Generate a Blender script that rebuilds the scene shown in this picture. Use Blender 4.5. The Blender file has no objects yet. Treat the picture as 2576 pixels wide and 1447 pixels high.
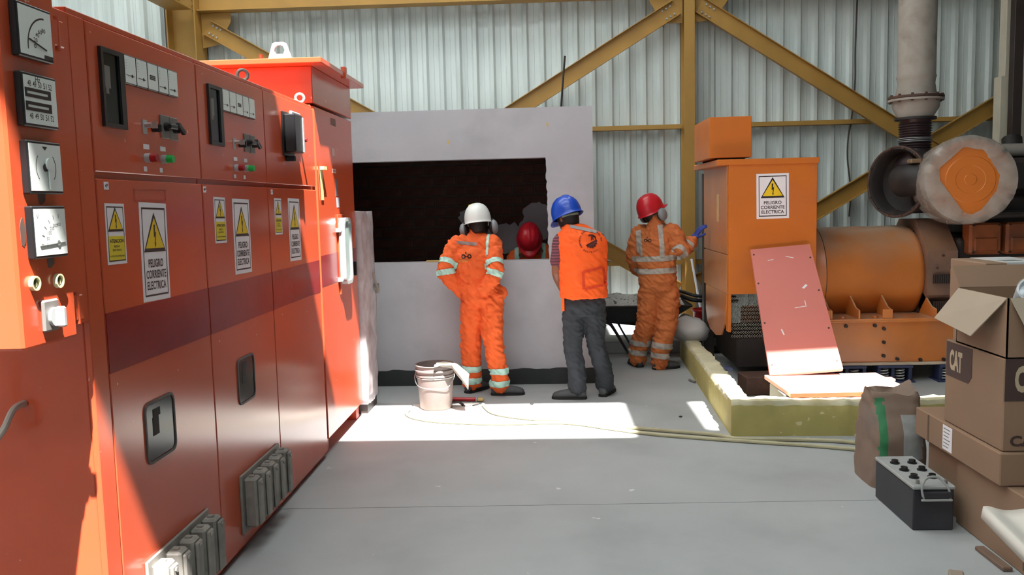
import bpy, bmesh, math, random
from math import sin, cos, pi, radians, atan, atan2, sqrt
from mathutils import Vector as V, Matrix, noise
from mathutils.bvhtree import BVHTree

random.seed(7)
SC = bpy.context.scene
COL = SC.collection

# ------------------------------------------------------------------ camera
FPX, CAMH = 2150.0, 1.65
PITCH, ROLL, YAW = atan(212 / 2150), -0.024, atan(97 / 2150)
cam_data = bpy.data.cameras.new('camera')
cam_data.sensor_fit = 'HORIZONTAL'
cam_data.sensor_width = 36.0
cam_data.lens = 36.0 * FPX / 2576
cam_data.clip_start = 0.05
cam = bpy.data.objects.new('camera', cam_data)
COL.objects.link(cam)
CAMR = Matrix.Rotation(YAW, 3, 'Z') @ Matrix.Rotation(pi / 2 - PITCH, 3, 'X') @ Matrix.Rotation(ROLL, 3, 'Z')
cam.matrix_world = Matrix.Translation((0, 0, CAMH)) @ CAMR.to_4x4()
SC.camera = cam

def _ray(x, y):
    return CAMR @ V(((x - 1288) / FPX, -(y - 723.5) / FPX, -1.0))
def at(x, y, Y):                       # survey helper: sight line meets the plane at depth Y
    d = _ray(x, y); return V((0, 0, CAMH)) + d * (Y / d.y)
def fl(x, y, z=0.0):                   # sight line meets the level z
    d = _ray(x, y); return V((0, 0, CAMH)) + d * ((z - CAMH) / d.z)

# ------------------------------------------------------------------ sky, sun, exposure
wd = bpy.data.worlds.new('world'); SC.world = wd; wd.use_nodes = True
bg = wd.node_tree.nodes['Background']
bg.inputs[0].default_value = (0.80, 0.90, 1.0, 1)
bg.inputs[1].default_value = 1.2
sd = bpy.data.lights.new('sun', 'SUN'); sd.energy = 26.0; sd.angle = radians(0.6); sd.color = (1.0, 0.97, 0.93)
sun = bpy.data.objects.new('sun', sd); COL.objects.link(sun)
SUNV = V((0.19, -0.50, 1.0)).normalized()
sun.rotation_euler = SUNV.to_track_quat('Z', 'Y').to_euler(); sun.location = (2, -4, 12)
SC.view_settings.view_transform = 'Standard'
SC.view_settings.look = 'None'
SC.view_settings.gamma = 1.0
SC.view_settings.use_curve_mapping = False
SC.view_settings.exposure = 0.42
SC.cycles.max_bounces = 10
SC.cycles.diffuse_bounces = 6
SC.cycles.glossy_bounces = 4
SC.cycles.transparent_max_bounces = 12

# ------------------------------------------------------------------ materials
def lin(c):
    return tuple(((x / 255) / 12.92 if x / 255 <= 0.04045 else ((x / 255 + 0.055) / 1.055) ** 2.4) for x in c)
MATS = {}
def mat(name, c, rough=0.5, metal=0.0, var=0.10, scale=6.0, stain=None, stain_amt=0.35, stain_scale=2.0,
        bump=0.0, bump_scale=60.0, speck=None, speck_scale=40.0, speck_amt=0.10, spec=0.5, coat=0.0, alpha=1.0, stretch=None, trans=0.0, dust=None):
    if name in MATS: return MATS[name]
    m = bpy.data.materials.new(name); m.use_nodes = True
    nt = m.node_tree; N = nt.nodes; L = nt.links
    b = N['Principled BSDF']
    b.inputs['Roughness'].default_value = rough; b.inputs['Metallic'].default_value = metal
    b.inputs['Specular IOR Level'].default_value = spec
    b.inputs['Coat Weight'].default_value = coat; b.inputs['Coat Roughness'].default_value = 0.15
    b.inputs['Alpha'].default_value = alpha
    b.inputs['Transmission Weight'].default_value = trans
    tc = N.new('ShaderNodeTexCoord'); src = tc.outputs['Object']
    if stretch:
        mp = N.new('ShaderNodeMapping'); mp.inputs['Scale'].default_value = stretch
        L.new(src, mp.inputs[0]); src = mp.outputs[0]
    def ntex(sc, det=4):
        t = N.new('ShaderNodeTexNoise'); t.inputs['Scale'].default_value = sc; t.inputs['Detail'].default_value = det
        L.new(src, t.inputs['Vector']); return t
    def mix(fac, a, bb):
        x = N.new('ShaderNodeMix'); x.data_type = 'RGBA'
        for sock, val in ((x.inputs[0], fac), (x.inputs[6], a), (x.inputs[7], bb)):
            if hasattr(val, 'links'): L.new(val, sock)
            else: sock.default_value = val
        return x.outputs[2]
    def ramp(sock, a, bq):
        r = N.new('ShaderNodeMapRange'); r.inputs[1].default_value = a; r.inputs[2].default_value = bq
        L.new(sock, r.inputs[0]); return r.outputs[0]
    l = lin(c)
    dk = tuple(x * (1 - var) for x in l) + (1,); lt = tuple(min(1, x * (1 + var)) for x in l) + (1,)
    out = mix(ramp(ntex(scale).outputs[0], .3, .7), dk, lt)
    if stain:
        f = ramp(ntex(stain_scale, 6).outputs[0], .5, .75)
        mm = N.new('ShaderNodeMath'); mm.operation = 'MULTIPLY'; mm.inputs[1].default_value = stain_amt; L.new(f, mm.inputs[0])
        out = mix(mm.outputs[0], out, lin(stain) + (1,))
    if speck:
        f = ramp(ntex(speck_scale, 3).outputs[0], .72 - speck_amt, .74 - speck_amt)
        out = mix(f, out, lin(speck) + (1,))
    if dust:            # dust lies on what faces up
        g = N.new('ShaderNodeNewGeometry'); sx = N.new('ShaderNodeSeparateXYZ'); L.new(g.outputs['Normal'], sx.inputs[0])
        f = ramp(sx.outputs[2], .25, .95); nz_ = ramp(ntex(5, 5).outputs[0], .25, .6)
        m1 = N.new('ShaderNodeMath'); m1.operation = 'MULTIPLY'; L.new(f, m1.inputs[0]); L.new(nz_, m1.inputs[1])
        m2 = N.new('ShaderNodeMath'); m2.operation = 'MULTIPLY'; m2.inputs[1].default_value = .75; L.new(m1.outputs[0], m2.inputs[0])
        out = mix(m2.outputs[0], out, lin(dust) + (1,))
    L.new(out, b.inputs['Base Color'])
    if bump:
        bp = N.new('ShaderNodeBump'); bp.inputs['Strength'].default_value = bump; bp.inputs['Distance'].default_value = 0.01
        L.new(ntex(bump_scale, 5).outputs[0], bp.inputs['Height']); L.new(bp.outputs[0], b.inputs['Normal'])
    MATS[name] = m
    return m

RED = mat('red_orange_paint', (190, 79, 48), .20, var=.05, scale=2.0, stain=(176, 84, 64), stain_amt=.3, stain_scale=1.6, speck=(206, 150, 132), speck_scale=26, speck_amt=-.02, spec=.65, bump=.006, bump_scale=6)
REDD = mat('dark_red_paint', (170, 62, 38), .42, var=.06)
BAND = mat('crimson_band_paint', (128, 30, 36), .20, var=.06, stain=(150, 60, 62), stain_amt=.3)
ORANGE = mat('orange_machine_paint', (194, 106, 32), .38, var=.06, scale=3, stain=(170, 96, 60), stain_amt=.45, stain_scale=2.2)
ORANGED = mat('dusty_orange_paint', (190, 112, 52), .30, var=.10, scale=3, stain=(150, 106, 84), stain_amt=.6, stain_scale=2.0, dust=(172, 150, 128))
PINK = mat('glare_coral_paint', (206, 122, 112), .30, var=.04, scale=2, stain=(200, 120, 108), stain_amt=.4)  # coral paint desaturated, glare on the leaning cover put into the colour
YSTEEL = mat('ochre_steel_paint', (168, 128, 60), .5, var=.08, scale=3, stain=(150, 112, 56), stain_amt=.4)
SHEET = mat('galvanised_sheet', (206, 214, 212), .5, metal=.0, var=.07, scale=1.4, stain=(150, 160, 158), stain_amt=.45, stain_scale=1.0, stretch=(3, 3, .6))
PLAST = mat('grey_plaster', (178, 175, 180), .9, var=.05, scale=2.2, stain=(158, 156, 160), stain_amt=.6, stain_scale=3, bump=.12, bump_scale=30)
CONC = mat('concrete_floor', (160, 163, 163), .62, var=.07, scale=1.6, stain=(128, 131, 131), stain_amt=.55, stain_scale=1.3, speck=(196, 198, 198), speck_scale=9, speck_amt=-.01, bump=.05, bump_scale=40, spec=.35)
CONCD = mat('rough_concrete', (150, 148, 142), .9, var=.1, scale=4, bump=.3, bump_scale=25)
BLACKB = mat('black_skirting_paint', (42, 45, 47), .7, var=.15, stain=(80, 84, 84), stain_amt=.5)
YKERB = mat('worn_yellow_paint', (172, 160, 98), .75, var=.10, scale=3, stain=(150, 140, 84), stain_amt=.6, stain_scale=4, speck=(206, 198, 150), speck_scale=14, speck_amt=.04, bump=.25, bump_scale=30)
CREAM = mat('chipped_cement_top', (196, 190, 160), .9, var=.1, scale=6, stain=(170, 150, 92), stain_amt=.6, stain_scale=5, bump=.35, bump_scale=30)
BLACK = mat('black_plastic', (24, 24, 26), .35, var=.1)
BLACKM = mat('black_matt', (22, 21, 22), .75, var=.15)
DGLASS = mat('dark_glass', (16, 17, 18), .16, var=.05, spec=.22)
GREY = mat('grey_plastic', (112, 108, 104), .45, var=.06)
LGREY = mat('light_grey_metal', (170, 172, 172), .35, var=.06, metal=.3)
DGREY = mat('dusty_fuse_grey', (138, 134, 127), .6, var=.12, scale=20, stain=(70, 66, 64), stain_amt=.5, stain_scale=9)
WHITE = mat('white_dial', (222, 228, 224), .35, var=.02)
STICK = mat('white_sticker', (226, 222, 226), .4, var=.02)
INK = mat('black_ink', (34, 26, 28), .5, var=.02)
GINK = mat('grey_ink', (120, 122, 118), .5, var=.02)
YELLOW = mat('warning_yellow', (226, 190, 30), .4, var=.03)
YPALE = mat('sticker_yellow', (214, 192, 40), .45, var=.03)
GREENL = mat('green_lens', (20, 160, 66), .2, var=.03)
REDL = mat('red_lens', (150, 22, 26), .2, var=.03)
GREEND = mat('dark_green_lens', (60, 84, 34), .12, var=.2)
CHROME = mat('bare_metal', (190, 190, 188), .3, metal=.9, var=.05)
STEEL = mat('zinc_eyebolt', (150, 140, 132), .45, metal=.4, var=.1)
CARD = mat('cardboard', (138, 110, 88), .85, var=.05, scale=4, stain=(122, 98, 80), stain_amt=.5, stain_scale=2, bump=.03)
CARDL = mat('cardboard_flap', (164, 148, 130), .85, var=.04, scale=4)
CARDD = mat('cardboard_edge', (96, 74, 58), .9, var=.1)
CINK = mat('carton_print', (66, 48, 44), .7, var=.05)
CLOGO = mat('carton_logo_blank', (176, 158, 132), .8, var=.04)
RUST = mat('rusty_iron', (66, 44, 36), .7, var=.25, scale=9, stain=(110, 74, 52), stain_amt=.5, stain_scale=6, bump=.2)
DIRON = mat('sooty_iron', (30, 24, 23), .6, var=.2, scale=8, stain=(70, 52, 44), stain_amt=.4, stain_scale=6)
LAG = mat('dirty_lagging_paint', (150, 141, 132), .75, var=.12, scale=5, stain=(112, 98, 88), stain_amt=.8, stain_scale=5, bump=.15, bump_scale=20)
BLUED = mat('dark_blue_paint', (46, 54, 86), .55, var=.12)
OFLUO = mat('bright_orange_cloth', (232, 98, 40), .85, var=.06, scale=10, stain=(210, 84, 34), stain_amt=.4, bump=.12, bump_scale=140)
OVEST = mat('fluorescent_vest_cloth', (255, 96, 22), .8, var=.05, scale=8, bump=.10, bump_scale=140)
OFADE = mat('faded_orange_cloth', (198, 112, 60), .9, var=.09, scale=7, stain=(176, 78, 36), stain_amt=.55, stain_scale=4, bump=.14, bump_scale=140)
ODARK = mat('dark_orange_trim', (214, 62, 22), .85, var=.05)
REFL = mat('silver_tape_green', (176, 214, 200), .45, var=.06, scale=14)
REFG = mat('silver_tape_grey', (170, 162, 152), .5, var=.08, scale=14)
REFD = mat('dull_tape_grey', (142, 122, 118), .6, var=.06)
JEAN = mat('dark_jeans', (42, 45, 50), .9, var=.12, scale=9, stain=(62, 67, 74), stain_amt=.5, stain_scale=3, bump=.15, bump_scale=160)
SHIRT = mat('maroon_shirt', (96, 52, 62), .9, var=.08)
SKIN = mat('brown_skin', (134, 88, 66), .5, var=.06)
HAIR = mat('black_hair', (20, 17, 16), .6, var=.2)
BOOT = mat('dusty_black_boot', (58, 60, 62), .6, var=.15, scale=12, stain=(96, 98, 98), stain_amt=.5, stain_scale=8)
HWHITE = mat('white_helmet', (224, 224, 220), .3, var=.03)
HBLUE = mat('blue_helmet', (24, 68, 172), .28, var=.03)
HRED = mat('red_helmet', (190, 26, 40), .3, var=.04)
MUFF = mat('grey_muff', (128, 130, 134), .4, var=.06)
GLOVE = mat('blue_glove', (38, 52, 132), .7, var=.08)
BUCKET = mat('grimy_white_plastic', (122, 110, 106), .55, var=.08, scale=6, stain=(92, 86, 80), stain_amt=.6, stain_scale=5)
RAG = mat('cement_rag', (134, 130, 122), .95, var=.07, scale=9, bump=.2)
HOSE = mat('dusty_hose', (168, 162, 132), .7, var=.1)
PAPER = mat('brown_sack_paper', (124, 104, 90), .85, var=.10, scale=6, stain=(112, 104, 98), stain_amt=.8, stain_scale=5, bump=.15, bump_scale=18)
PGREEN = mat('green_print', (44, 112, 70), .7, var=.1)
PGREY = mat('grey_print', (150, 150, 148), .8, var=.15, scale=14)
BATT = mat('black_battery_case', (40, 40, 46), .45, var=.1, stain=(70, 70, 74), stain_amt=.5)
BATTT = mat('dusty_battery_top', (150, 152, 150), .7, var=.1, scale=9)
WOOD = mat('pale_wood', (196, 166, 104), .7, var=.1, stretch=(1, 8, 8))
FOAM = mat('off_white_foam', (208, 202, 192), .7, var=.05, scale=3)
REDP = mat('red_plastic', (186, 36, 44), .4, var=.05)
BEIGE = mat('beige_duct_paint', (206, 196, 176), .5, var=.06)
BROWNP = mat('dark_brown_paint', (58, 46, 42), .5, var=.1)
CEMENT = mat('wet_cement_crust', (184, 184, 180), .9, var=.2, scale=18, speck=(90, 88, 86), speck_scale=26, speck_amt=.12, bump=.4, bump_scale=30)
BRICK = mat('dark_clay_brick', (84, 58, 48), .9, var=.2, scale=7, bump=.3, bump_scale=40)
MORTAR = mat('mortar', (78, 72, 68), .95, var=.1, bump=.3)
ROOF = mat('roof_sheet', (120, 124, 122), .7, var=.06)
FILMC = mat('foil_paper', (206, 196, 140), .3, var=.2, scale=30)

def film(name, c, a, rough=.25):
    if name in MATS: return MATS[name]
    m = bpy.data.materials.new(name); m.use_nodes = True
    nt = m.node_tree; N = nt.nodes; L = nt.links
    b = N['Principled BSDF']; b.inputs['Base Color'].default_value = lin(c) + (1,); b.inputs['Roughness'].default_value = rough
    tr = N.new('ShaderNodeBsdfTransparent'); mx = N.new('ShaderNodeMixShader')
    tx = N.new('ShaderNodeTexCoord'); nz = N.new('ShaderNodeTexNoise'); nz.inputs['Scale'].default_value = 7; nz.inputs['Detail'].default_value = 5
    L.new(tx.outputs['Object'], nz.inputs['Vector'])
    r = N.new('ShaderNodeMapRange'); r.inputs[1].default_value = .3; r.inputs[2].default_value = .7
    r.inputs[3].default_value = max(0, a - .18); r.inputs[4].default_value = min(1, a + .18)
    L.new(nz.outputs[0], r.inputs[0]); L.new(r.outputs[0], mx.inputs[0])
    L.new(tr.outputs[0], mx.inputs[1]); L.new(b.outputs[0], mx.inputs[2])
    L.new(mx.outputs[0], N['Material Output'].inputs['Surface'])
    bp = N.new('ShaderNodeBump'); bp.inputs['Strength'].default_value = .4; bp.inputs['Distance'].default_value = .02
    L.new(nz.outputs[0], bp.inputs['Height']); L.new(bp.outputs[0], b.inputs['Normal'])
    MATS[name] = m; return m
FILM = film('stretch_film', (206, 196, 198), .66, .3)
FILM2 = film('clear_wrap', (164, 152, 142), .66, .2)

def striped(name, c1, c2, freq):
    m = bpy.data.materials.new(name); m.use_nodes = True
    nt = m.node_tree; N = nt.nodes; L = nt.links; b = N['Principled BSDF']; b.inputs['Roughness'].default_value = .9
    tx = N.new('ShaderNodeTexCoord'); w = N.new('ShaderNodeTexWave'); w.bands_direction = 'Z'; w.inputs['Scale'].default_value = freq
    w.inputs['Distortion'].default_value = 1.0
    L.new(tx.outputs['Object'], w.inputs['Vector'])
    r = N.new('ShaderNodeMapRange'); r.inputs[1].default_value = .75; r.inputs[2].default_value = .95; L.new(w.outputs[1], r.inputs[0])
    x = N.new('ShaderNodeMix'); x.data_type = 'RGBA'; x.inputs[6].default_value = lin(c1) + (1,); x.inputs[7].default_value = lin(c2) + (1,)
    L.new(r.outputs[0], x.inputs[0]); L.new(x.outputs[2], b.inputs['Base Color']); MATS[name] = m; return m
POLO = striped('striped_maroon_shirt', (92, 54, 64), (150, 82, 92), 13.0)

# ------------------------------------------------------------------ mesh helpers
ORG = {}
I4 = Matrix.Identity(4)
def frame(o, x, y, z):
    m = Matrix((V(x), V(y), V(z))).transposed().to_4x4(); m.translation = V(o); return m
def FX(x, y, z): return frame((x, y, z), (0, 1, 0), (0, 0, 1), (1, 0, 0))      # on a face looking +X
def FYn(x, y, z): return frame((x, y, z), (1, 0, 0), (0, 0, 1), (0, -1, 0))    # on a face looking -Y
def FZ(x, y, z, a=0): return Matrix.Translation((x, y, z)) @ Matrix.Rotation(a, 4, 'Z')
_boxc = {}
class MB:
    def __init__(s, M=None):
        s.v = []; s.f = []; s.m = []; s.cur = 0; s.M = M or I4
    def raw(s, vs, fs, M=None):
        k = len(s.v); T = s.M @ M if M else s.M
        s.v += [T @ V(p) for p in vs]
        s.f += [[k + i for i in f] for f in fs]; s.m += [s.cur] * len(fs)
        return s
    def box(s, x0, x1, y0, y1, z0, z1, b=0.0, M=None):
        dx, dy, dz = x1 - x0, y1 - y0, z1 - z0
        key = (round(dx, 5), round(dy, 5), round(dz, 5), b)
        if key not in _boxc:
            if b:
                bm = bmesh.new(); bmesh.ops.create_cube(bm, size=1)
                for v in bm.verts: v.co = V((v.co.x * dx, v.co.y * dy, v.co.z * dz))
                bmesh.ops.bevel(bm, geom=bm.edges[:], offset=min(b, .45 * min(dx, dy, dz)), segments=1, affect='EDGES')
                bm.verts.ensure_lookup_table()
                _boxc[key] = ([v.co.copy() for v in bm.verts], [[v.index for v in f.verts] for f in bm.faces]); bm.free()
            else:
                a, bb, c = dx / 2, dy / 2, dz / 2
                _boxc[key] = ([V((i, j, k)) for i in (-a, a) for j in (-bb, bb) for k in (-c, c)],
                              [[0, 1, 3, 2], [4, 6, 7, 5], [0, 4, 5, 1], [2, 3, 7, 6], [0, 2, 6, 4], [1, 5, 7, 3]])
        vs, fs = _boxc[key]; c = V(((x0 + x1) / 2, (y0 + y1) / 2, (z0 + z1) / 2))
        return s.raw([p + c for p in vs], fs, M)
    def cyl(s, p0, p1, r0, r1=None, n=20, cap=True, M=None):
        p0, p1 = V(p0), V(p1); r1 = r0 if r1 is None else r1
        d = (p1 - p0).normalized(); a = d.orthogonal().normalized(); c = d.cross(a)
        vs = []
        for p, r in ((p0, r0), (p1, r1)):
            vs += [p + (a * cos(2 * pi * i / n) + c * sin(2 * pi * i / n)) * r for i in range(n)]
        fs = [[i, (i + 1) % n, n + (i + 1) % n, n + i] for i in range(n)]
        if cap: fs += [list(range(n))[::-1], list(range(n, 2 * n))]
        return s.raw(vs, fs, M)
    def tube(s, pts, r, n=8, sub=6, M=None, cap=True):
        P = [V(p) for p in pts]
        if sub > 1 and len(P) > 2:
            Q = []
            for i in range(len(P) - 1):
                a, b, c, d = P[max(i - 1, 0)], P[i], P[i + 1], P[min(i + 2, len(P) - 1)]
                for k in range(sub):
                    t = k / sub
                    Q.append(.5 * ((2 * b) + (c - a) * t + (2 * a - 5 * b + 4 * c - d) * t * t + (3 * b - a - 3 * c + d) * t ** 3))
            P = Q + [P[-1]]
        vs, fs = [], []; T = (P[1] - P[0]).normalized(); a = T.orthogonal().normalized()
        for i, p in enumerate(P):
            t = (P[min(i + 1, len(P) - 1)] - P[max(i - 1, 0)]).normalized()
            a = (a - t * a.dot(t)).normalized(); c = t.cross(a)
            vs += [p + (a * cos(2 * pi * j / n) + c * sin(2 * pi * j / n)) * r for j in range(n)]
        for i in range(len(P) - 1):
            fs += [[i * n + j, i * n + (j + 1) % n, (i + 1) * n + (j + 1) % n, (i + 1) * n + j] for j in range(n)]
        if cap: fs += [list(range(n))[::-1], list(range((len(P) - 1) * n, len(P) * n))]
        return s.raw(vs, fs, M)
    def lathe(s, prof, n=28, M=None, closed=False):
        vs, fs = [], []
        for r, z in prof: vs += [V((r * cos(2 * pi * i / n), r * sin(2 * pi * i / n), z)) for i in range(n)]
        for k in range(len(prof) - 1):
            fs += [[k * n + i, k * n + (i + 1) % n, (k + 1) * n + (i + 1) % n, (k + 1) * n + i] for i in range(n)]
        if closed: fs += [list(range(n))[::-1], list(range((len(prof) - 1) * n, len(prof) * n))]
        return s.raw(vs, fs, M)
    def prism(s, poly, z0, z1, M=None):
        n = len(poly)
        vs = [V((x, y, z0)) for x, y in poly] + [V((x, y, z1)) for x, y in poly]
        fs = [[i, (i + 1) % n, n + (i + 1) % n, n + i] for i in range(n)] + [list(range(n))[::-1], list(range(n, 2 * n))]
        return s.raw(vs, fs, M)
    def ring(s, outer, inner, z0, z1, M=None):       # flat frame between two outlines with the same count
        n = len(outer)
        vs = [V((x, y, z)) for z in (z0, z1) for poly in (outer, inner) for x, y in poly]
        fs = []
        for i in range(n):
            j = (i + 1) % n
            fs += [[i, n + i, n + j, j], [2 * n + i, 2 * n + j, 3 * n + j, 3 * n + i], [i, j, 2 * n + j, 2 * n + i], [n + j, n + i, 3 * n + i, 3 * n + j]]
        return s.raw(vs, fs, M)
    def torus(s, R, r, n=20, k=8, M=None):
        vs = [V(((R + r * cos(2 * pi * j / k)) * cos(2 * pi * i / n), (R + r * cos(2 * pi * j / k)) * sin(2 * pi * i / n), r * sin(2 * pi * j / k))) for i in range(n) for j in range(k)]
        fs = [[i * k + j, ((i + 1) % n) * k + j, ((i + 1) % n) * k + (j + 1) % k, i * k + (j + 1) % k] for i in range(n) for j in range(k)]
        return s.raw(vs, fs, M)
    def ball(s, c, rx, ry, rz, n=14, k=9, M=None):
        c = V(c)
        vs = [c + V((0, 0, rz))] + [c + V((rx * sin(pi * a / k) * cos(2 * pi * i / n), ry * sin(pi * a / k) * sin(2 * pi * i / n), rz * cos(pi * a / k))) for a in range(1, k) for i in range(n)] + [c - V((0, 0, rz))]
        fs = [[0, 1 + i, 1 + (i + 1) % n] for i in range(n)]
        for a in range(k - 2):
            o = 1 + a * n; fs += [[o + i, o + n + i, o + n + (i + 1) % n, o + (i + 1) % n] for i in range(n)]
        o = 1 + (k - 2) * n; fs += [[o + i, len(vs) - 1, o + (i + 1) % n] for i in range(n)]
        return s.raw(vs, fs, M)
    def mesh(s, name, org):
        me = bpy.data.meshes.new(name); me.from_pydata([tuple(p - org) for p in s.v], [], s.f)
        if any(s.m): me.polygons.foreach_set('material_index', s.m)
        me.validate(); return me
    def build(s, name, mats, parent=None, smooth=35, label=None, cat=None, group=None, kind=None):
        if parent is None:
            xs = [p.x for p in s.v]; ys = [p.y for p in s.v]; zs = [p.z for p in s.v]
            org = V(((min(xs) + max(xs)) / 2, (min(ys) + max(ys)) / 2, min(zs)))
        else: org = ORG[parent.name]
        return link(name, s.mesh(name, org), mats, parent, org, smooth, label, cat, group, kind)
def shade(me, smooth):
    if smooth:
        me.polygons.foreach_set('use_smooth', [True] * len(me.polygons))
        if smooth < 180: me.set_sharp_from_angle(angle=radians(smooth))
def tag(o, label=None, cat=None, group=None, kind=None):
    if label: o['label'] = label
    if cat: o['category'] = cat
    if group: o['group'] = group
    if kind: o['kind'] = kind
    return o
def link(name, me, mats, parent, org, smooth=35, label=None, cat=None, group=None, kind=None):
    if not isinstance(mats, (list, tuple)): mats = [mats]
    if not me.materials:
        for m in mats: me.materials.append(m)
    shade(me, smooth)
    o = bpy.data.objects.new(name, me); COL.objects.link(o)
    if parent is None: o.location = org
    else: o.parent = parent
    ORG[o.name] = V(org)
    return tag(o, label, cat, group, kind)
def thing(name, label, cat, loc, group=None, kind=None):
    o = bpy.data.objects.new(name, None); o.empty_display_size = .1; COL.objects.link(o)
    o.location = loc; ORG[o.name] = V(loc)
    return tag(o, label, cat, group, kind)
_txt = {}
def text_geo(t, bold=.012):
    if (t, bold) not in _txt:
        cu = bpy.data.curves.new('lettering', 'FONT'); cu.body = t; cu.size = 1; cu.offset = bold; cu.resolution_u = 3
        o = bpy.data.objects.new('lettering', cu); COL.objects.link(o)
        bpy.context.view_layer.update()
        me = bpy.data.meshes.new_from_object(o.evaluated_get(bpy.context.evaluated_depsgraph_get()))
        vs = [v.co.copy() for v in me.vertices]; fs = [list(p.vertices) for p in me.polygons]
        x0, x1 = min(v.x for v in vs), max(v.x for v in vs); y0, y1 = min(v.y for v in vs), max(v.y for v in vs)
        vs = [V(((v.x - (x0 + x1) / 2) / (x1 - x0), (v.y - (y0 + y1) / 2) / (y1 - y0), 0)) for v in vs]
        bpy.data.objects.remove(o); bpy.data.curves.remove(cu); bpy.data.meshes.remove(me)
        _txt[(t, bold)] = (vs, fs)
    return _txt[(t, bold)]
def put_text(mb, t, cx, cy, w, h, M, z=0.0, bold=.012):
    vs, fs = text_geo(t, bold)
    mb.raw([V((cx + v.x * w, cy + v.y * h, z)) for v in vs], fs, M)
def rrect(x0, x1, y0, y1, r, n=4):
    P = []
    for cx, cy, a in ((x1 - r, y1 - r, 0), (x0 + r, y1 - r, pi / 2), (x0 + r, y0 + r, pi), (x1 - r, y0 + r, 3 * pi / 2)):
        P += [(cx + r * cos(a + pi / 2 * i / n), cy + r * sin(a + pi / 2 * i / n)) for i in range(n + 1)]
    return P
def rect(x0, x1, y0, y1): return [(x0, y0), (x1, y0), (x1, y1), (x0, y1)]
# ================================================================== the setting
fo = MB().box(-6, 9, -8, 10.6, -.12, -.03).build('floor', CONCD, kind='structure', smooth=0)
for y0, y1 in ((-8, -3.5), (-3.5, .55), (.55, 4.545), (4.545, 8.62), (8.62, 10.6)):
    for x0, x1 in ((-6, 9),):
        MB(Matrix.Rotation(.02, 4, 'Z') if y0 > 0 else I4).box(x0, x1, y0 + .003, y1 - .003, -.03, 0).build('slab', CONC, fo, smooth=0)
MB().box(-30, 30, -40, -8.02, -.12, -.01).build('ground', CONC, kind='structure', smooth=0)

# roof: opaque sheets, unseen translucent strips added for soft fill light, and open skylights whose sun falls on the floor
HOLES = [(-1.6, 1.91, 2.36, 3.40), (2.45, 4.75, 2.53, 3.40), (2.0, 2.75, 6.15, 6.95), (-1.12, -.05, -.83, -.27)]
FILL_STRIPS = [(-6.2, .9, 4.3, 5.9), (-6.2, .9, .3, 1.9), (-6.2, .9, 7.4, 8.9), (-6.2, .9, -5.2, -3.6)]
xs = sorted({-6.2, 9.2} | {h[i] for h in HOLES + FILL_STRIPS for i in (0, 1)})
ys = sorted({-8.0, 10.7} | {h[i] for h in HOLES + FILL_STRIPS for i in (2, 3)})
mb, mt_ = MB(), MB()
def inside(cx, cy, H): return any(h[0] < cx < h[1] and h[2] < cy < h[3] for h in H)
for i in range(len(xs) - 1):
    for j in range(len(ys) - 1):
        cx, cy = (xs[i] + xs[i + 1]) / 2, (ys[j] + ys[j + 1]) / 2
        if inside(cx, cy, HOLES): continue
        if inside(cx, cy, FILL_STRIPS): mt_.raw([(xs[i], ys[j], 7.03), (xs[i + 1], ys[j], 7.03), (xs[i + 1], ys[j + 1], 7.03), (xs[i], ys[j + 1], 7.03)], [[0, 1, 2, 3]])
        else: mb.box(xs[i], xs[i + 1], ys[j], ys[j + 1], 7.0, 7.06)
ce = mb.build('ceiling', ROOF, kind='structure', smooth=0)
tm = bpy.data.materials.new('translucent_fill_sheet'); tm.use_nodes = True
_n = tm.node_tree.nodes; _tl = _n.new('ShaderNodeBsdfTranslucent'); _tl.inputs[0].default_value = (.60, .64, .64, 1)
tm.node_tree.links.new(_tl.outputs[0], _n['Material Output'].inputs['Surface'])
mt_.build('fill_light_sheet', tm, ce, smooth=0)
MB().box(-6.2, -6.05, -8, 10.6, -.1, 7).build('wall_left', SHEET, kind='structure', smooth=0)
MB().box(9.05, 9.2, -8, 10.6, -.1, 7).build('wall_right', ROOF, kind='structure', smooth=0)
MB().box(-6.2, -3.5, -8.15, -8, -.1, 7).box(1.0, 9.2, -8.15, -8, -.1, 7).box(-3.5, 1.0, -8.15, -8, 4.0, 7).build('wall_front', SHEET, kind='structure', smooth=0)

# corrugated back wall: every sheet is its own piece
wb = MB().box(-6.05, 9.05, 10.46, 10.5, 0, 7).build('wall_back', SHEET, kind='structure', smooth=0)
prof = []
for k in range(5):
    x = k * .2
    prof += [(x, 0), (x + .055, 0), (x + .060, -.005), (x + .066, 0), (x + .115, 0), (x + .139, -.045), (x + .176, -.045)]
prof += [(1.0, 0), (1.03, 0)]
vs = [V((x, y, z)) for z in (0, 6.86) for x, y in prof] + [V((x, y + .003, z)) for z in (0, 6.86) for x, y in prof]
n = len(prof); fs = []
for i in range(n - 1):
    fs += [[i, i + 1, n + i + 1, n + i], [2 * n + i, 3 * n + i, 3 * n + i + 1, 2 * n + i + 1]]
fs += [[0, n, 3 * n, 2 * n], [n - 1, 3 * n - 1, 4 * n - 1, 2 * n - 1]]
sheet_me = bpy.data.meshes.new('sheet'); sheet_me.from_pydata([tuple(v) for v in vs], [], fs); sheet_me.materials.append(SHEET)
for k in range(15):
    o = bpy.data.objects.new('sheet', sheet_me); COL.objects.link(o); o.parent = wb
    o.location = V((-6.0 + k * 1.0, 10.40 + (.006 if k % 2 else 0), .13)) - ORG[wb.name]

MB().box(.42, 9.0, 9.19, 10.46, 0, .13, .01).build('trim_plinth', CONC, kind='structure', smooth=0)

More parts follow.
